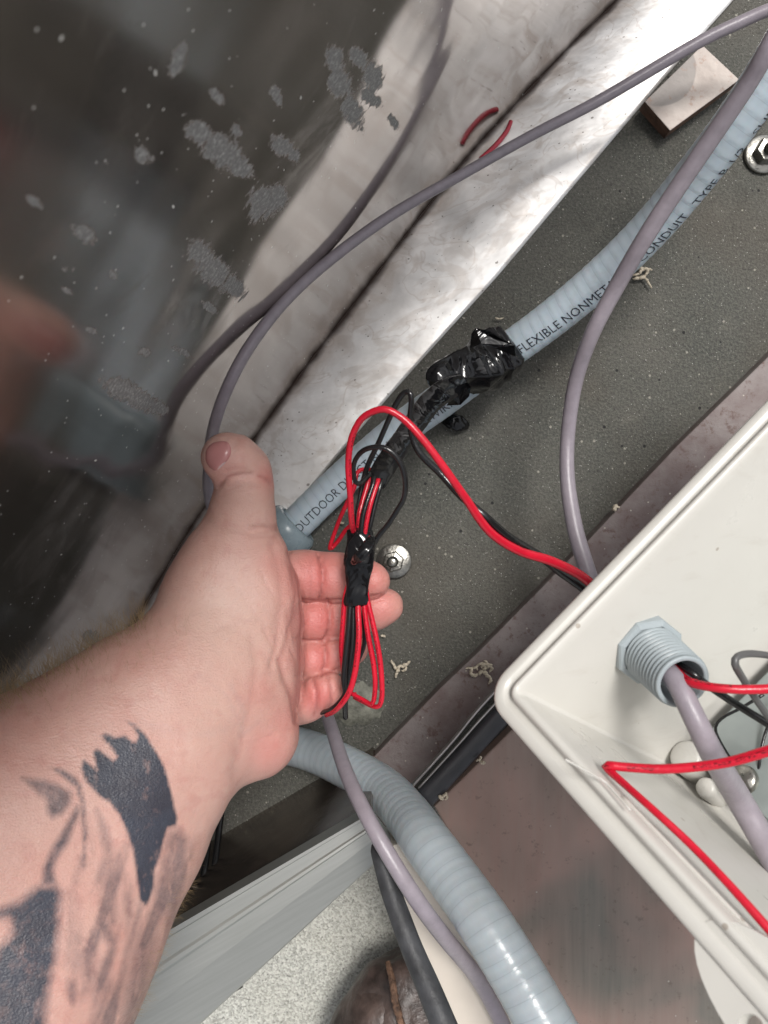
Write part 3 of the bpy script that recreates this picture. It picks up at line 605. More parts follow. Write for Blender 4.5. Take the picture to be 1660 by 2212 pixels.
wire('black_wire', M['black'], [(790, 1260, HL-.004, 9), (786, 1330, HL-.006, 9), (788, 1365, HL-.007, 8.5), (786, 1397, HL-.008, 8), (775, 1425, HL-.010, 8), (764, 1450, HL-.012, 8)], 'thin black wire showing between the red wires below the lower tape wrap')
wire('red_wire', M['red'], [(778, 1250, HL+.001, 9.5), (774, 1309, HL+.002, 10.5), (776, 1365, HL+.003, 11), (773, 1412, HL+.003, 11), (766, 1459, HL+.002, 11), (755, 1495, HL+.001, 11), (738, 1521, HL-.002, 10.5), (722, 1537, HL-.007, 9), (705, 1545, HL-.013, 8)], 'middle red wire below the lower wrap, sweeping left under the little finger')
wire('red_wire', M['red'], [(782, 1250, HL, 9), (787, 1309, HL+.001, 9.5), (796, 1374, HL+.001, 10), (807, 1431, HL, 10), (811, 1472, HL-.001, 9.5), (809, 1506, HL-.003, 9), (803, 1521, HL-.004, 9), (785, 1512, HL-.007, 8.5), (758, 1497, HL-.010, 8)], 'inner of the two right red wires hanging below the lower tape wrap')
wire('red_wire', M['red'], [(788, 1250, HL, 9), (796, 1303, HL+.001, 9.5), (806, 1346, HL+.001, 10), (816, 1393, HL+.001, 10), (823, 1440, HL, 10), (826, 1490, HL-.001, 9.5), (824, 1515, HL-.002, 9.5), (818, 1526, HL-.003, 9), (804, 1525, HL-.006, 9), (784, 1515, HL-.009, 8.5), (766, 1506, HL-.012, 8)], 'outer and rightmost red wire below the lower tape wrap, folded at its lower end')

# ------------------------------------------------------------------ black tape
def tape_wrap(name, pts, seg, step, amp, freq, lab, parent=None, flat=None, sq=0., seed=0., frames='pt'):
    W = np.array([[*P(a, b, h), R(w, h)] for a, b, h, w in pts]); c, s = resample(catmull(W, 30*len(W)), step)
    def rf(s_, a, i):
        r = c[i, 3]; n1 = mnoise.noise(Vector((math.cos(a)*1.3*freq+seed, math.sin(a)*1.3*freq, s_*95+seed)))
        rid = abs(mnoise.noise(Vector((math.cos(a)*.9+s_*130*(1 if seed % 2 < 1 else -1), math.sin(a)*.9+seed, s_*70))))**.7
        e = r*(amp*.8*n1 - amp*1.0*rid)
        if sq: e += r*sq*(max(abs(math.cos(a)), abs(math.sin(a)))**-1-1.12)
        return e
    V, Fc, L = tube_data(c[:, :3], c[:, 3], seg, rfun=rf, flat=flat, cap=True, frames=frames)
    o = mesh(name, V, Fc, M['tape'], parent, uv=L)
    if lab: tag(o, lab, 'tape', 'wraps of black electrical tape')
    return o
tw = tape_wrap('tape_wrap', [(1094, 757, .052, 60), (1087, 762, .053, 122), (1060, 778, .056, 134), (1040, 790, .060, 118), (1010, 800, .066, 100), (975, 806, .072, 84), (945, 812, .078, 62), (926, 816, .08, 34), (920, 817, .08, 8)], 72, .0007, .17, .7, 'bulky wrinkled black tape wrap round the printed conduit', sq=.45, seed=3.3)
# flap standing off the wrap and the torn end below
def flap(name, pts, th, m, parent):
    V = [P(*p) for p in pts]; n = len(V); V2 = [v+Vector((0, 0, -th)) for v in V]
    Fc = [tuple(range(n)), tuple(range(n, 2*n))[::-1]]+[(i, n+i, n+(i+1) % n, (i+1) % n) for i in range(n)]
    return mesh(name, V+V2, Fc, m, parent, smooth=False)
flap('tape_flap', [(1018, 722, .085), (1028, 708, .09), (1060, 716, .094), (1112, 746, .088), (1114, 770, .08), (1070, 752, .088), (1040, 742, .09), (1016, 752, .08)], .0008, M['tape'], tw)
flap('tape_flap', [(985, 834, .095), (1010, 826, .10), (1018, 836, .10), (1014, 856, .095), (996, 874, .088), (965, 876, .08), (975, 860, .09)], .0008, M['tape'], tw)
tape_wrap('tape_sleeve', [(1000, 820, .088, 30), (975, 836, .098, 44), (950, 852, .106, 47), (925, 875, .120, 46), (903, 905, .135, 45), (880, 938, .150, 44), (858, 968, .164, 44), (838, 998, .174, 45), (822, 1024, .180, 44), (811, 1044, .183, 42), (807, 1052, .184, 22)], 40, .0008, .05, .6, 'long flat black tape sleeve leading from the conduit wrap to the loose wires', flat=(.4, 1.12), seed=1.7, frames='z')
tape_wrap('tape_wrap', [(778, 1142, .187, 34), (778, 1147, .187, 50), (777, 1165, .188, 54), (779, 1195, .189, 56), (776, 1220, .189, 52), (773, 1250, .188, 50), (772, 1280, .188, 50), (770, 1302, .187, 50), (770, 1309, .187, 40)], 64, .0006, .26, .9, 'crumpled glossy black tape wrap binding the wire bundle across the index finger', flat=(.6, 1.18), seed=8.1, frames='z')
kn = tape_wrap('tape_twist', [(805, 1160, .200, 16), (800, 1172, .203, 26), (790, 1188, .205, 30), (775, 1204, .204, 26), (762, 1216, .199, 14)], 32, .0008, .35, 1.0, None, bpy.data.objects['tape_wrap.001'], flat=(.6, 1), seed=4.4)
bits = tape_wrap('tape_scrap', [(950, 905, .002, 10), (962, 905, .006, 30), (980, 908, .008, 38), (998, 916, .006, 34), (1012, 922, .003, 14)], 28, .0009, .45, 1.3, None, None, flat=(.5, 1), seed=6.2)
tag(bits, 'crumpled black tape scrap on the concrete just below the printed conduit', 'tape')

# ------------------------------------------------------------------ lower frame: rail, inner wall, hose, board, panel, boot
rail = empty('aluminium_rail', P(560, 1970, .10), 'wide dull aluminium rail crossing the lower left between the dark pit and the pale gravel', 'rail')
H1 = .115
A0, A1 = P(366-430, 2010+250, H1), P(797, 1759, H1)
ax = (A1-A0).normalized(); LR = (A1-A0).length; nrm = Vector((ax.y, -ax.x, 0)); nrm = nrm if nrm.y < 0 else -nrm
wl, wr = R(2*205, H1), R(2*96, H1)
profl = [(0.0, -.012), (0, 0), (.05, .0), (.07, -.0009), (.24, -.0010), (.27, -.0004), (.31, -.0003), (.34, -.0010), (.55, -.0012), (.72, -.0024), (.98, -.0042), (1.0, -.0052), (1.0, -.022)]
V, Fc, n = [], [], len(profl)
for i in range(30):
    f = i/29; w_ = wl*1.55*(1-f)+wr*f
    for x, z in profl: V.append(A0+ax*(LR*f)+nrm*(x*w_)+Vector((0, 0, z)))
for i in range(29):
    for j in range(n-1): Fc.append((i*n+j, i*n+j+1, (i+1)*n+j+1, (i+1)*n+j))
Fc.append(tuple(range(n))); Fc.append(tuple(range(29*n, 30*n))[::-1])
for i in range(29): Fc.append((i*n, (i+1)*n, (i+1)*n+n-1, i*n+n-1))
o = mesh('rail_top', V, Fc, M['brushed'], rail, smooth=False)
V = [A0+nrm*.0015+Vector((0, 0, -.0125)), A1+nrm*.0015+Vector((0, 0, -.0125))]; V += [Vector((V[1].x, V[1].y, -.01)), Vector((V[0].x, V[0].y, -.01))]
V += [v+nrm*.002 for v in V]
mesh('inner_wall', V, [(0, 1, 2, 3), (7, 6, 5, 4), (0, 4, 5, 1), (1, 5, 6, 2), (3, 2, 6, 7), (0, 3, 7, 4)], M['innerwall'], rail, smooth=False)

o = poly_prism('brown_panel', [(938, 1742), (1090, 1592), (1200, 1480), (1900, 1700), (2100, 2700), (1500, 2750), (1180, 2150), (1040, 1915)], .045, .055, M['rust'], None, .001)
tag(o, 'smooth brown and dark panel between the ribbed conduit and the white box', 'panel')
sl = empty('rubber_seal', P(1000, 1630, .05), 'black rubber seal with thin silver trim along the top edge of the brown panel', 'seal')
tube('rubber_strip', [(1230, 1392, .056, 46), (1076, 1553, .056, 46), (1000, 1636, .056, 46), (918, 1726, .056, 46)], M['seal'], sl, flat=(.5, 1.))
tube('trim_edge', [(1220, 1340, .062, 8), (1053, 1510, .062, 8), (975, 1603, .062, 8), (888, 1700, .062, 8)], M['trim'], sl, flat=(1.6, 1))
tube('trim_edge', [(1230, 1352, .060, 5), (1062, 1528, .060, 5), (985, 1614, .060, 5), (905, 1702, .060, 4)], M['trim'], sl)
o = poly_prism('cream_board', [(828, 1835), (862, 1822), (960, 1960), (1060, 2110), (1130, 2300), (1150, 2500), (1060, 2500), (955, 2200), (890, 2030)], .08, .10, M['cream'], None, .001)
tag(o, 'narrow cream painted board between the black rubber hose and the grey cable', 'board')
o, _ = tube('rubber_hose', [(818, 1826, .150, 33), (822, 1838, .152, 42), (843, 1918, .158, 44), (868, 1990, .164, 46), (897, 2066, .170, 49), (927, 2135, .176, 53), (958, 2210, .182, 57), (1010, 2340, .19, 60)], M['rubber'], None, .002, 22, rfun=lambda s, a, i: .00025*mnoise.noise(Vector((s*70, a, 3))))
tag(o, 'dusty black rubber hose with a rounded end pointing up beside the cream board', 'hose')
# boot toe
bt = empty('leather_boot', P(850, 2190, .0), 'worn brown leather boot toe at the bottom edge on the pale gravel', 'boot')
def blob(name, c, rx, ry, rz, m, parent, seed=0, amp=.08, rot=0., fold=0.):
    bm = bmesh.new(); bmesh.ops.create_uvsphere(bm, u_segments=64, v_segments=40, radius=1); cr, sr = math.cos(rot), math.sin(rot)
    for v in bm.verts:
        p = v.co.copy(); k_ = 1+amp*mnoise.noise(p*1.6+Vector((seed, 0, 0)))+amp*.4*mnoise.noise(p*5+Vector((seed, 0, 0)))
        k_ -= fold*abs(mnoise.noise(Vector((p.x*2.2+seed, p.y*6, p.z))))
        p = Vector((p.x*rx, p.y*ry, p.z*rz))*k_; v.co = Vector((p.x*cr-p.y*sr, p.x*sr+p.y*cr, p.z))+c
    me = bpy.data.meshes.new(name); bm.to_mesh(me); bm.free(); me.materials.append(m); me.polygons.foreach_set('use_smooth', [True]*len(me.polygons))
    o = bpy.data.objects.new(name, me); COL.objects.link(o)
    if parent is not None: o.parent = parent; o.matrix_parent_inverse = Matrix.Translation(-parent.location)
    return o
blob('boot_upper', P(880, 2245, .03), .040, .056, .034, M['leather'], bt, 2, .12, -.25, .05)
blob('boot_toe_cap', P(806, 2250, .03), .026, .050, .030, M['leather'], bt, 5, .10, -.35, .04)
tube('boot_welt', [(838, 2078, .052, 12), (848, 2120, .060, 15), (856, 2170, .064, 16), (876, 2240, .064, 15)], M['suede'], bt, .0008, 14, rfun=lambda s, a, i: .0006*mnoise.noise(Vector((s*600, a*2, 1))))
# black cables by the rail
for j, (pts, lab) in enumerate([
  ([(486, 1700, .02, 14), (474, 1790, .03, 14), (462, 1880, .05, 15), (436, 1950, .06, 15), (395, 2010, .06, 15), (300, 2080, .05, 15)], 'rightmost black cable of the coil between the forearm and the rail'),
  ([(470, 1700, .025, 14), (452, 1800, .035, 14), (440, 1890, .055, 15), (412, 1960, .06, 15), (370, 2010, .06, 15), (280, 2070, .05, 15)], 'middle black cable of the coil between the forearm and the rail'),
  ([(455, 1700, .03, 14), (432, 1800, .04, 14), (418, 1890, .06, 15), (392, 1950, .06, 15), (350, 2000, .06, 15), (260, 2060, .05, 15)], 'black cable of the coil nearest the forearm'),
  ([(452, 1880, .05, 16), (470, 1915, .055, 18), (486, 1945, .06, 18), (500, 1990, .05, 18)], 'short stub of black cable dipping under the aluminium rail')]):
    o, _ = tube('black_cable', pts, M['black'], None, .002, 12); tag(o, lab, 'cable', 'black cables beside the forearm')
o, _ = tube('black_cable', [(520, 2120, -.008, 26), (440, 2165, -.004, 30), (412, 2190, .0, 32), (392, 2225, .002, 32), (360, 2300, .003, 32)], M['black'], None, .002, 14); tag(o, 'black cable lying on the pale gravel under the lower edge of the rail', 'cable', 'black cables beside the forearm')

# ------------------------------------------------------------------ drilling swarf
def shaving(px, py, h, size, n, lab, seed, wpx=3.2):
    r_ = random.Random(seed); V, Fc = [], []; c0 = P(px, py, h)
    for k_ in range(n):
        p = Vector((c0.x+r_.uniform(-1, 1)*size*.35, c0.y+r_.uniform(-1, 1)*size*.3, h)); a = r_.uniform(0, 6.28); da = r_.uniform(-.25, .25); pts = []
        for i in range(14):
            pts.append([p.x, p.y, h+.0008+.0012*abs(math.sin(i*.6+k_))]); p = p+Vector((math.cos(a), math.sin(a), 0))*size*.07*r_.uniform(.6, 1.2); a += da+r_.uniform(-.6, .6)
        c, _ = resample(np.array(pts), .0006); w = (CAMH-h)/F*wpx*.75*r_.uniform(.6, 1.2)
        v, f, _ = tube_data(c, w*np.interp(np.arange(len(c)), [0, len(c)*.2, len(c)*.8, len(c)-1], [.4, 1.2, .9, .3]), 6, rfun=lambda s, a_, i: w*.5*mnoise.noise(Vector((s*1500, a_, seed))))
        b = len(V); V += v; Fc += [tuple(b+x for x in q) for q in f]
    o = mesh('plastic_shaving', V, Fc, M['shaving']); tag(o, lab, 'plastic shaving', 'cream plastic shavings from drilling')
shaving(1392, 590, .002, .011, 6, 'curly cream shaving on the concrete right of the thick grey cable', 1, 5)
shaving(1032, 1447, .013, .011, 8, 'star shaped cluster of cream shavings on the brown strip above the white box corner', 2, 5)
shaving(862, 1446, .002, .008, 5, 'cream shaving on the concrete right of the hanging red wires', 3, 5)
shaving(1332, 1098, .013, .005, 2, 'small hooked cream shaving on the upper edge of the brown strip', 4, 5)
shaving(1068, 690, .002, .007, 1, 'single hair thin shaving on the concrete above the bulky tape wrap', 5, 3)
shaving(1490, 1628, .2, .006, 7, 'cream shavings caught in the corner of the white box above the folded red wire', 6, 6)
shaving(1560, 1548, .2, .006, 5, 'cream shavings along the top of the back plate in the white box', 7, 5)
shaving(960, 1722, .057, .004, 4, 'cream shaving crumbs at the lower end of the rubber seal', 8, 4)
shaving(1035, 1640, .058, .004, 4, 'cream shaving crumbs halfway along the rubber seal', 9, 4)
shaving(742, 1128, .002, .004, 1, 'tiny cream shaving beside the grey hub', 10, 4)
shaving(824, 1372, .002, .004, 1, 'tiny curled cream shaving below the middle fingertip', 11, 4)

# ------------------------------------------------------------------ the person: forearm and hand as one surface
def smin(a, b, k):
    h = np.clip(.5+.5*(b-a)/k, 0, 1); return b*(1-h)+a*h-k*h*(1-h)
def cone(p, a, ra, b, rb):
    ab = b-a; L = ab@ab+1e-12; t = np.clip(((p-a)@ab)/L, 0, 1); q = p-a-t[:, None]*ab
    return np.sqrt((q*q).sum(1))-(ra+(rb-ra)*t)
def chain(p, pts, k=.004, cull=None):
    d = None
    for (x0, y0, h0, r0), (x1, y1, h1, r1) in zip(pts[:-1], pts[1:]):
        e = cone(p, np.array(P(x0, y0, h0)), R(2*r0, h0), np.array(P(x1, y1, h1)), R(2*r1, h1)); d = e if d is None else smin(d, e, k)
    return d
ARM = [
 [(384, 1440, .206, 118), (285, 1530, .212, 142), (160, 1642, .222, 176), (-10, 1775, .235, 232), (-220, 1950, .25, 290)],
 [(432, 1525, .206, 122), (368, 1640, .212, 140), (255, 1800, .222, 174), (110, 2010, .235, 226), (-30, 2260, .25, 294)]]
PALM = [
 [(520, 1130, .196, 62), (490, 1215, .190, 88), (462, 1300, .190, 108), (440, 1400, .195, 118)],      # thenar
 [(560, 1205, .190, 58), (555, 1290, .188, 82), (530, 1400, .190, 92), (480, 1480, .196, 110)],
 [(545, 1425, .188, 78), (548, 1500, .190, 82), (548, 1583, .194, 87), (505, 1560, .198, 88)],          # hypothenar
 [(500, 1330, .180, 95), (500, 1500, .182, 95)],
]
DIST = [(597, 1262, .184, 46), (604, 1340, .181, 49), (606, 1430, .179, 47), (604, 1510, .179, 43)]    # distal palm pad
THUMB = [(520, 1128, .196, 64), (526, 1085, .200, 60), (530, 1050, .204, 57), (523, 1018, .208, 58), (500, 992, .212, 53), (486, 985, .213, 46)]
FING = [
 [(598, 1243, .172, 50), (640, 1243, .165, 51), (668, 1244, .164, 53), (694, 1245, .160, 49), (722, 1248, .162, 51.5), (745, 1250, .161, 49), (764, 1252, .160, 45), (786, 1253, .164, 43), (808, 1254, .167, 37)],
 [(598, 1338, .166, 44), (645, 1339, .159, 45), (680, 1339, .159, 47), (709, 1337, .155, 43), (735, 1334, .157, 45), (760, 1330, .156, 42), (785, 1322, .155, 40), (812, 1315, .159, 42), (835, 1308, .160, 37)],
 [(598, 1428, .164, 40), (645, 1427, .159, 41), (675, 1424, .160, 43), (699, 1419, .157, 39), (728, 1412, .159, 40), (762, 1404, .160, 33)],
 [(600, 1530, .166, 42), (640, 1520, .162, 42), (662, 1511, .163, 44), (683, 1502, .162, 40), (700, 1492, .166, 39), (709, 1488, .167, 35)]]
def sdf(p):
    d = chain(p, ARM[0], .012); d = smin(d, chain(p, ARM[1], .012), .02)
    for c in PALM: d = smin(d, chain(p, c, .008), .011)
    d = smin(d, chain(p, THUMB, .004), .007)
    d = smin(d, chain(p, DIST, .004), .0028)
    fd_ = None
    for f in FING:
        e = chain(p, f, .003); fd_ = e if fd_ is None else smin(fd_, e, .0009)
    return smin(d, fd_, .0012)
def hand_mesh(step=.0010):
    lo = np.array([-.175, -.215, .10]); hi = np.array([.008, .040, .30]); n = np.ceil((hi-lo)/step).astype(int)+1
    cf = 4; nc = (n+cf-1)//cf+1
    gx, gy, gz = [lo[i]+np.arange(nc[i])*step*cf for i in range(3)]
    G = np.stack(np.meshgrid(gx, gy, gz, indexing='ij'), -1).reshape(-1, 3); dc = sdf(G).reshape(nc)
    D = np.repeat(np.repeat(np.repeat(dc, cf, 0), cf, 1), cf, 2)[:n[0], :n[1], :n[2]].astype(np.float32)
    act = np.abs(dc) < step*cf*2.2
    a = act.copy()
    A = np.repeat(np.repeat(np.repeat(a, cf, 0), cf, 1), cf, 2)[:n[0], :n[1], :n[2]]
    idx = np.argwhere(A); D[A] = sdf(lo+idx*step)
    S = D < 0
    n0, n1, n2 = S.shape
    cnt = np.zeros((n0-1, n1-1, n2-1), np.int8)
    for i in (0, 1):
        for j in (0, 1):
            for k_ in (0, 1): cnt += S[i:n0-1+i, j:n1-1+j, k_:n2-1+k_]
    m_ = (cnt > 0) & (cnt < 8); ci = np.argwhere(m_); vid = np.full(m_.shape, -1, np.int64); vid[m_] = np.arange(len(ci))
    acc = np.zeros((len(ci), 3)); w = np.zeros(len(ci))
    cs = [(i, j, k_) for i in (0, 1) for j in (0, 1) for k_ in (0, 1)]
    for ca in cs:
        for ax_ in range(3):
            if ca[ax_]: continue
            cb = list(ca); cb[ax_] = 1
            da = D[ci[:, 0]+ca[0], ci[:, 1]+ca[1], ci[:, 2]+ca[2]]; db = D[ci[:, 0]+cb[0], ci[:, 1]+cb[1], ci[:, 2]+cb[2]]
            x = (da < 0) != (db < 0); t_ = np.where(x, da/np.where(x, da-db, 1), 0)
            p = np.array(ca, float)[None, :]+0*acc; p[:, ax_] += t_; acc += p*x[:, None]; w += x
    V = lo+(ci+acc/w[:, None])*step
    Q = []
    for ax_ in range(3):
        s0 = [slice(None)]*3; s1 = [slice(None)]*3; s0[ax_] = slice(0, -1); s1[ax_] = slice(1, None)
        ch = S[tuple(s0)] != S[tuple(s1)]; e = np.argwhere(ch); o1, o2 = [q for q in range(3) if q != ax_]
        ok = (e[:, o1] > 0) & (e[:, o2] > 0) & (e[:, o1] < m_.shape[o1]) & (e[:, o2] < m_.shape[o2]); e = e[ok]
        flip = S[tuple(e.T)]
        def vv(d1, d2): c = e.copy(); c[:, o1] += d1; c[:, o2] += d2; return vid[tuple(c.T)]
        q = np.stack([vv(-1, -1), vv(0, -1), vv(0, 0), vv(-1, 0)], 1)
        if ax_ == 1: flip = ~flip
        q = np.where(flip[:, None], q, q[:, ::-1]); Q.append(q[(q >= 0).all(1)])
    Q = np.vstack(Q); eps = .0004
    for it in range(2):
        d = sdf(V); g = np.stack([sdf(V+np.eye(3)[i]*eps)-sdf(V-np.eye(3)[i]*eps) for i in range(3)], 1); g /= np.linalg.norm(g, axis=1)[:, None]+1e-9
        V = V-g*np.clip(d, -step, step)[:, None]*.9
    return V, Q, g
def seg_dist(q, pl):
    d = np.full(len(q), 1e9); pl = np.array(pl, float)
    for a, b in zip(pl[:-1], pl[1:]):
        ab = b-a; t = np.clip(((q-a)@ab)/(ab@ab+1e-9), 0, 1); d = np.minimum(d, np.hypot(*((q-a-t[:, None]*ab).T)))
    return d
def in_poly(q, pl):
    pl = np.array(pl, float); ins = np.zeros(len(q), bool); j = len(pl)-1
    for i in range(len(pl)):
        c = ((pl[i, 1] > q[:, 1]) != (pl[j, 1] > q[:, 1])) & (q[:, 0] < (pl[j, 0]-pl[i, 0])*(q[:, 1]-pl[i, 1])/(pl[j, 1]-pl[i, 1]+1e-12)+pl[i, 0]); ins ^= c; j = i
    return ins
HV, HQ, HG = hand_mesh()
hp = proj(HV); up = np.clip(HG[:, 2]*3, 0, 1)
vis = (HG*(np.array([0, 0, CAMH])-HV)).sum(1) > 0
CRE = [([(653, 1296), (700, 1297), (745, 1295), (800, 1288), (824, 1284)], 3.5, .0006, .8), ([(655, 1384), (700, 1384), (745, 1378), (785, 1372)], 3.5, .0006, .8), ([(655, 1467), (690, 1460), (720, 1449), (736, 1440)], 3.5, .0006, .8), ([(560, 1232), (592, 1290), (612, 1370)], 3, .0003, .16), ([(500, 1252), (552, 1325), (580, 1380)], 3, .00025, .10), ([(480, 1066), (520, 1052), (565, 1054)], 3, .0003, .22), ([(478, 1074), (505, 1064), (540, 1062)], 2.5, .0003, .18),  # first three: shade between the fingers, put into the skin colour
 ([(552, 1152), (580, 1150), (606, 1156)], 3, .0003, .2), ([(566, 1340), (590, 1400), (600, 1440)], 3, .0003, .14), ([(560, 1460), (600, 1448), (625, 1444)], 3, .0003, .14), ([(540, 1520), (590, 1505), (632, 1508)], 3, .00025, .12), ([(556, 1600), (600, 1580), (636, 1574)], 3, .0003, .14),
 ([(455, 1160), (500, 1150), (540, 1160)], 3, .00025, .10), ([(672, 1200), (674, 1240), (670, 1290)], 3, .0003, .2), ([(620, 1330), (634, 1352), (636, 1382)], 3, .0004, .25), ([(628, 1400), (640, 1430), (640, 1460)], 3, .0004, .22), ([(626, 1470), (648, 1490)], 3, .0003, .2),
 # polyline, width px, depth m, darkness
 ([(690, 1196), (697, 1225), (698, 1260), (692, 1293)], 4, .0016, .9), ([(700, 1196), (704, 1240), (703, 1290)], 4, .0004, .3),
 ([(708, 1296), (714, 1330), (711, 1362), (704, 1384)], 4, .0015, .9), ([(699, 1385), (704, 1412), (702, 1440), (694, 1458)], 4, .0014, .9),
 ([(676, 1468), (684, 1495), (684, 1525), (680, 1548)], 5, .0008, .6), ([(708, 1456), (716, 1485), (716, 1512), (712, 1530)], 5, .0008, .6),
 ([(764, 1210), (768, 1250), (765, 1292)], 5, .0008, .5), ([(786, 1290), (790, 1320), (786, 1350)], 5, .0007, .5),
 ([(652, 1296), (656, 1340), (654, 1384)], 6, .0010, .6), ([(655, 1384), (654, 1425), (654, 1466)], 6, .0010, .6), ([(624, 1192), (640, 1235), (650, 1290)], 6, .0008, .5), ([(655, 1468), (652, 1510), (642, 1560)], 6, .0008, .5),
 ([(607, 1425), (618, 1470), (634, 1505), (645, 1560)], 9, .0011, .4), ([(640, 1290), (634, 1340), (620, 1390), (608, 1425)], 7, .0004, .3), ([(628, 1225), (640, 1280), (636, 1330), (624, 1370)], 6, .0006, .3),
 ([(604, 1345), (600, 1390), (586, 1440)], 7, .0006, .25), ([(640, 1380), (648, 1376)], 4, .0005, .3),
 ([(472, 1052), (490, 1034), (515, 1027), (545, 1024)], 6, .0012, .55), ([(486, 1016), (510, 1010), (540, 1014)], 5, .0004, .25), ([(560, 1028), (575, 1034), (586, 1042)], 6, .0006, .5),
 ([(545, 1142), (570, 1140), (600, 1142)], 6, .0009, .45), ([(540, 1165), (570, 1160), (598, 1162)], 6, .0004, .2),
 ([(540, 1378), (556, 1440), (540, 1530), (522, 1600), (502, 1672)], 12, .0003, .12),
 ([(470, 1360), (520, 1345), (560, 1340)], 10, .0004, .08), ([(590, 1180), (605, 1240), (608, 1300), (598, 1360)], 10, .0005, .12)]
crease_and_gap_shade = np.zeros(len(HV)); disp = np.zeros(len(HV))
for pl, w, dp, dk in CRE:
    d = seg_dist(hp, pl); g = np.exp(-(d/w)**2)*vis; disp = np.maximum(disp, g*dp); crease_and_gap_shade = np.maximum(crease_and_gap_shade, np.exp(-(d/(w*.55))**2)*dk*vis)
# soft lumps so that flesh is not a smooth tube
nz = np.array([mnoise.noise(Vector(v)*55)*.0006+mnoise.noise(Vector(v)*140+Vector((3, 3, 3)))*.00018 for v in HV])
HV2 = HV-HG*(disp-nz)[:, None]
Z4 = lambda L: [(x/2.4, 1297+y/2.4) for x, y in L]
TAT = [
 (Z4([(650, 625), (700, 640), (760, 700), (820, 800), (860, 880), (880, 960), (900, 1040), (920, 1130), (915, 1170), (870, 1180), (850, 1240), (830, 1330), (805, 1400), (795, 1500), (765, 1590), (730, 1560), (712, 1450), (702, 1370), (690, 1290), (660, 1200), (620, 1110), (570, 1050), (500, 1000), (440, 930), (425, 870), (435, 825), (505, 885), (485, 780), (505, 765), (590, 835), (612, 812), (528, 700), (545, 680), (600, 712), (650, 700), (700, 740), (722, 705), (692, 655)]), 1., 4),
 (Z4([(110, 918), (250, 935), (350, 980), (375, 1000), (370, 1050), (320, 1110), (270, 1130), (245, 1100), (240, 1050), (180, 980)]), .75, 9),
 (Z4([(260, 862), (330, 880), (390, 918), (425, 970), (440, 1060), (452, 1200), (447, 1340), (440, 1400), (428, 1380), (433, 1200), (422, 1060), (398, 975), (330, 915)]), .9, 6),
 (Z4([(400, 1060), (420, 1085), (360, 1250), (305, 1330), (280, 1400), (300, 1480), (215, 1480), (228, 1380), (270, 1280), (330, 1190)]), .8, 8),
 (Z4([(-100, 1640), (0, 1600), (100, 1560), (200, 1480), (290, 1470), (322, 1520), (312, 1700), (292, 1850), (262, 2000), (225, 2300), (-200, 2300), (-200, 1900), (0, 1780), (60, 1740), (50, 1650)]), .95, 14),
 (Z4([(500, 1080), (560, 1180), (600, 1400), (610, 1700), (570, 1690), (535, 1500), (555, 1350)]), .62, 12),
 (Z4([(560, 1640), (605, 1740), (600, 1830), (540, 1760), (500, 1700)]), .6, 10),
 (Z4([(870, 1190), (930, 1180), (985, 1240), (975, 1420), (900, 1560), (820, 1600), (790, 1520), (830, 1380)]), .55, 14),
 (Z4([(350, 1960), (400, 1960), (410, 2040), (380, 2110), (345, 2060)]), .62, 10),
 (Z4([(470, 1100), (500, 1300), (480, 1500), (455, 1400), (455, 1200)]), .25, 14),
 (Z4([(690, 1780), (760, 1620), (840, 1560), (810, 1800), (780, 2000), (730, 2250), (600, 2300), (640, 2000)]), .55, 22),
 (Z4([(330, 1500), (400, 1480), (420, 1600), (390, 1900), (330, 1900)]), .34, 18),
 (Z4([(460, 1980), (560, 1900), (600, 2010), (520, 2240), (440, 2240), (500, 2060)]), .5, 16),
 (Z4([(640, 1380), (690, 1500), (700, 1640), (660, 1760), (640, 1600)]), .5, 14)]
tat = np.zeros(len(HV)); sel = (hp[:, 1] > 1500) & (hp[:, 0] < 460) & vis
sub = hp[sel]; tv = np.zeros(len(sub))
for pl, s_, soft in TAT:
    ins = in_poly(sub, pl); d = seg_dist(sub, pl+[pl[0]]); sdv = np.where(ins, d, -d)
    tv = np.maximum(tv, s_*np.clip(.5+sdv/(2*soft*1.1), 0, 1))
st = np.array([mnoise.noise(Vector((x*.035+y*.012, y*.006, 2.))) for x, y in sub])
low = np.clip((sub[:, 1]-1780)/120, 0, 1)*np.clip((sub[:, 0]-130)/60, 0, 1)
tv = np.maximum(tv, low*np.clip(.30+st*1.1, 0, .62)); tat[sel] = tv
red = np.zeros(len(HV))
def soft_blob(x, y, r, a): 
    global red; red = np.maximum(red, a*np.exp(-((hp[:, 0]-x)**2+(hp[:, 1]-y)**2)/r**2))
for a_ in ((690, 1245, 80, .95), (790, 1250, 60, .85), (690, 1338, 66, 1.), (810, 1310, 60, .8), (690, 1420, 54, .95), (750, 1408, 50, .9), (690, 1505, 54, .95), (580, 1032, 26, .45), (585, 1620, 60, .5), (620, 1560, 50, .4), (560, 1500, 45, .3), (600, 1220, 40, .35), (480, 1010, 40, .3), (640, 1420, 40, .4)): soft_blob(*a_)
pale = .55*np.exp(-((hp[:, 0]-480)**2+(hp[:, 1]-1330)**2)/110**2)+.35*np.exp(-((hp[:, 0]-530)**2+(hp[:, 1]-1080)**2)/50**2)+.3*np.exp(-((hp[:, 0]-450)**2+(hp[:, 1]-1560)**2)/90**2)
vein = np.zeros(len(HV))
for pl, w, a_ in (([(500, 1480), (530, 1540), (520, 1590), (560, 1560)], 6, .18), ([(300, 1560), (400, 1590), (470, 1580), (520, 1560)], 9, .10), ([(430, 1460), (490, 1500), (520, 1560)], 6, .12)):
    vein = np.maximum(vein, a_*np.exp(-(seg_dist(hp, pl)/w)**2))
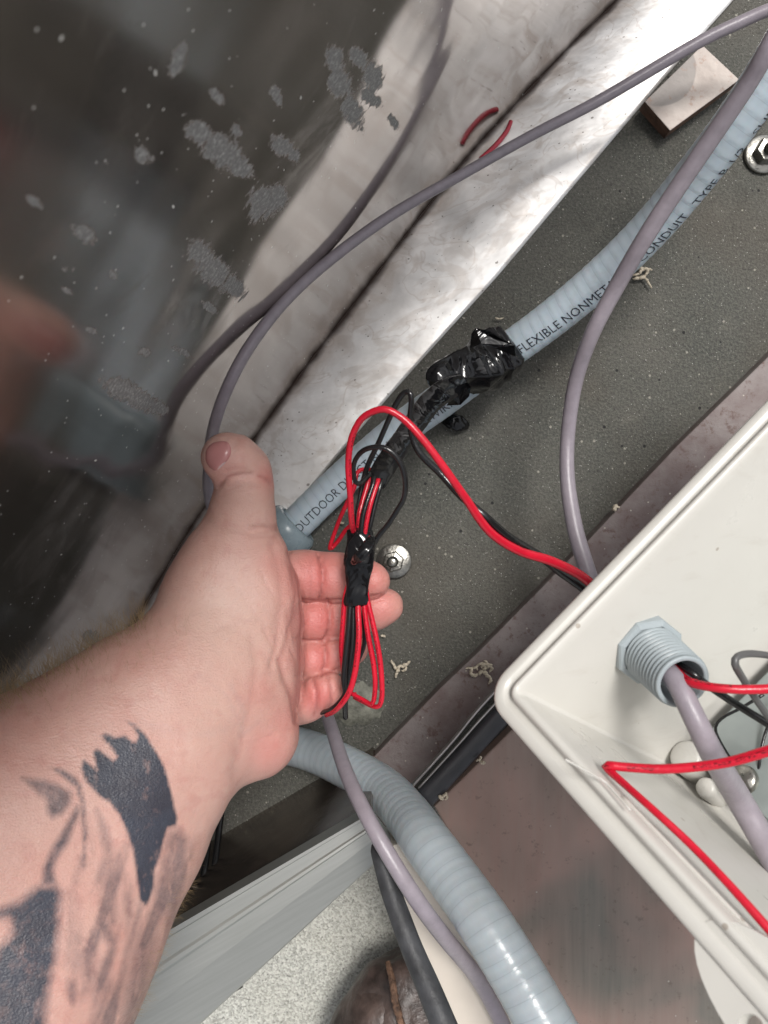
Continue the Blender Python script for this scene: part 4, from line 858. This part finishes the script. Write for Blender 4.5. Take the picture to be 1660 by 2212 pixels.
person = mesh('person', HV2, HQ, M['skin'], None, attrs={'tattoo': tat, 'red': np.clip(red, 0, 1), 'pale': np.clip(pale, 0, 1), 'crease_and_gap_shade': crease_and_gap_shade, 'vein': vein})
tag(person, 'bare left forearm and open hand with black tattoos, fingers cradling the taped wire bundle', 'person')

# thumbnail, laid on the thumb's surface
def surf_h(xy):
    o_ = np.array([0, 0, CAMH]); d = np.stack([(xy[:, 0]-830)/F, -(xy[:, 1]-1106)/F, -np.ones(len(xy))], 1); L = np.linalg.norm(d, axis=1); t_ = np.full(len(xy), .18)
    for _ in range(60): t_ += sdf(o_+d*t_[:, None])/L*.9
    return o_+d*t_[:, None]
NL = [(442, 992), (444, 972), (456, 957), (474, 951), (491, 952), (500, 962), (502, 976), (497, 990), (486, 1004), (475, 1014), (465, 1019), (454, 1013), (446, 1004)]
nl = catmull([list(a)+[0] for a in NL+[NL[0]]], 78)[:-1, :2]; nc_ = nl.mean(0); rings = 24; n = len(nl)
XY = np.vstack([nc_+(nl-nc_)*(r_/rings) for r_ in range(rings+1)]); Pn = surf_h(XY); e = .0004
g = np.stack([sdf(Pn+np.eye(3)[i]*e)-sdf(Pn-np.eye(3)[i]*e) for i in range(3)], 1); g /= np.linalg.norm(g, axis=1)[:, None]
ff = np.repeat(np.arange(rings+1)/rings, n); V = Pn+g*(.0008*(1-ff**6)-.0005*ff**10)[:, None]
Fc = [(r_*n+i, r_*n+(i+1) % n, (r_+1)*n+(i+1) % n, (r_+1)*n+i) for r_ in range(rings) for i in range(n)]
fm = [1 if ((XY[f[0]][0]-483)*.72+(XY[f[0]][1]-1009)*.70)**2/64+((XY[f[0]][0]-483)*.70-(XY[f[0]][1]-1009)*.72)**2/260 < 1 else 0 for f in Fc]
mesh('thumb_nail', V, Fc, M['nail'], person, mats=[M['nail'], M['lunula']], fm=fm)

# arm hair: fine strands along the forearm
cand = np.where((hp[:, 0] < 420) & (hp[:, 1] > 1330) & (hp[:, 1] < 2400) & (hp[:, 0] > -60))[0]
V, Fc = [], []; r_ = random.Random(3)
edge_pl = [(-60, 1510), (0, 1482), (116, 1428), (188, 1390), (288, 1345), (340, 1295)]
lower_pl = [(479, 1734), (442, 1826), (400, 1922), (362, 2014), (306, 2212)]
de = seg_dist(hp[cand], edge_pl); dl = seg_dist(hp[cand], lower_pl)
def strands(pool, n, Lm, dirn, wid):
    for _ in range(n):
        i = pool[r_.randrange(len(pool))]; p = HV[i].copy(); g = HG[i]; L = Lm*r_.uniform(.5, 1.25)
        d = np.array(dirn)+np.array([r_.uniform(-.45, .45), r_.uniform(-.35, .35), r_.uniform(-.2, .2)]); d = d-g*(d@g)*.9+g*.42; d /= np.linalg.norm(d)
        crv = np.array([r_.uniform(-1, 1), r_.uniform(-1, 1), -.6])*.25
        pts = [p+d*L*t_+crv*L*t_*t_ for t_ in np.linspace(0, 1, 6)]; side = np.cross(d, [r_.random(), r_.random(), 1]); side /= np.linalg.norm(side); s2 = np.cross(d, side)
        b = len(V)
        for j, q in enumerate(pts):
            w = wid*(1-j/5.6)
            V.extend([q+side*w, q-side*w*.5+s2*w*.86, q-side*w*.5-s2*w*.86])
        for j in range(5):
            for k_ in range(3): Fc.append((b+j*3+k_, b+j*3+(k_+1) % 3, b+j*3+3+(k_+1) % 3, b+j*3+3+k_))
below = cand[(de < 60) & (HG[cand, 2] < .55) & (hp[cand, 0] < 320)]
strands(below, 1100, .0105, (-.30, .95, .15), .00006)
strands(cand[(de < 110) & (HG[cand, 2] > .3)], 170, .0070, (-.1, .9, 0), .00003)
strands(cand[(dl < 26) & (HG[cand, 2] < .6)], 260, .0040, (.8, -.2, .1), .00003)
mesh('arm_hair', np.array(V), np.array(Fc), M['hair'], person)
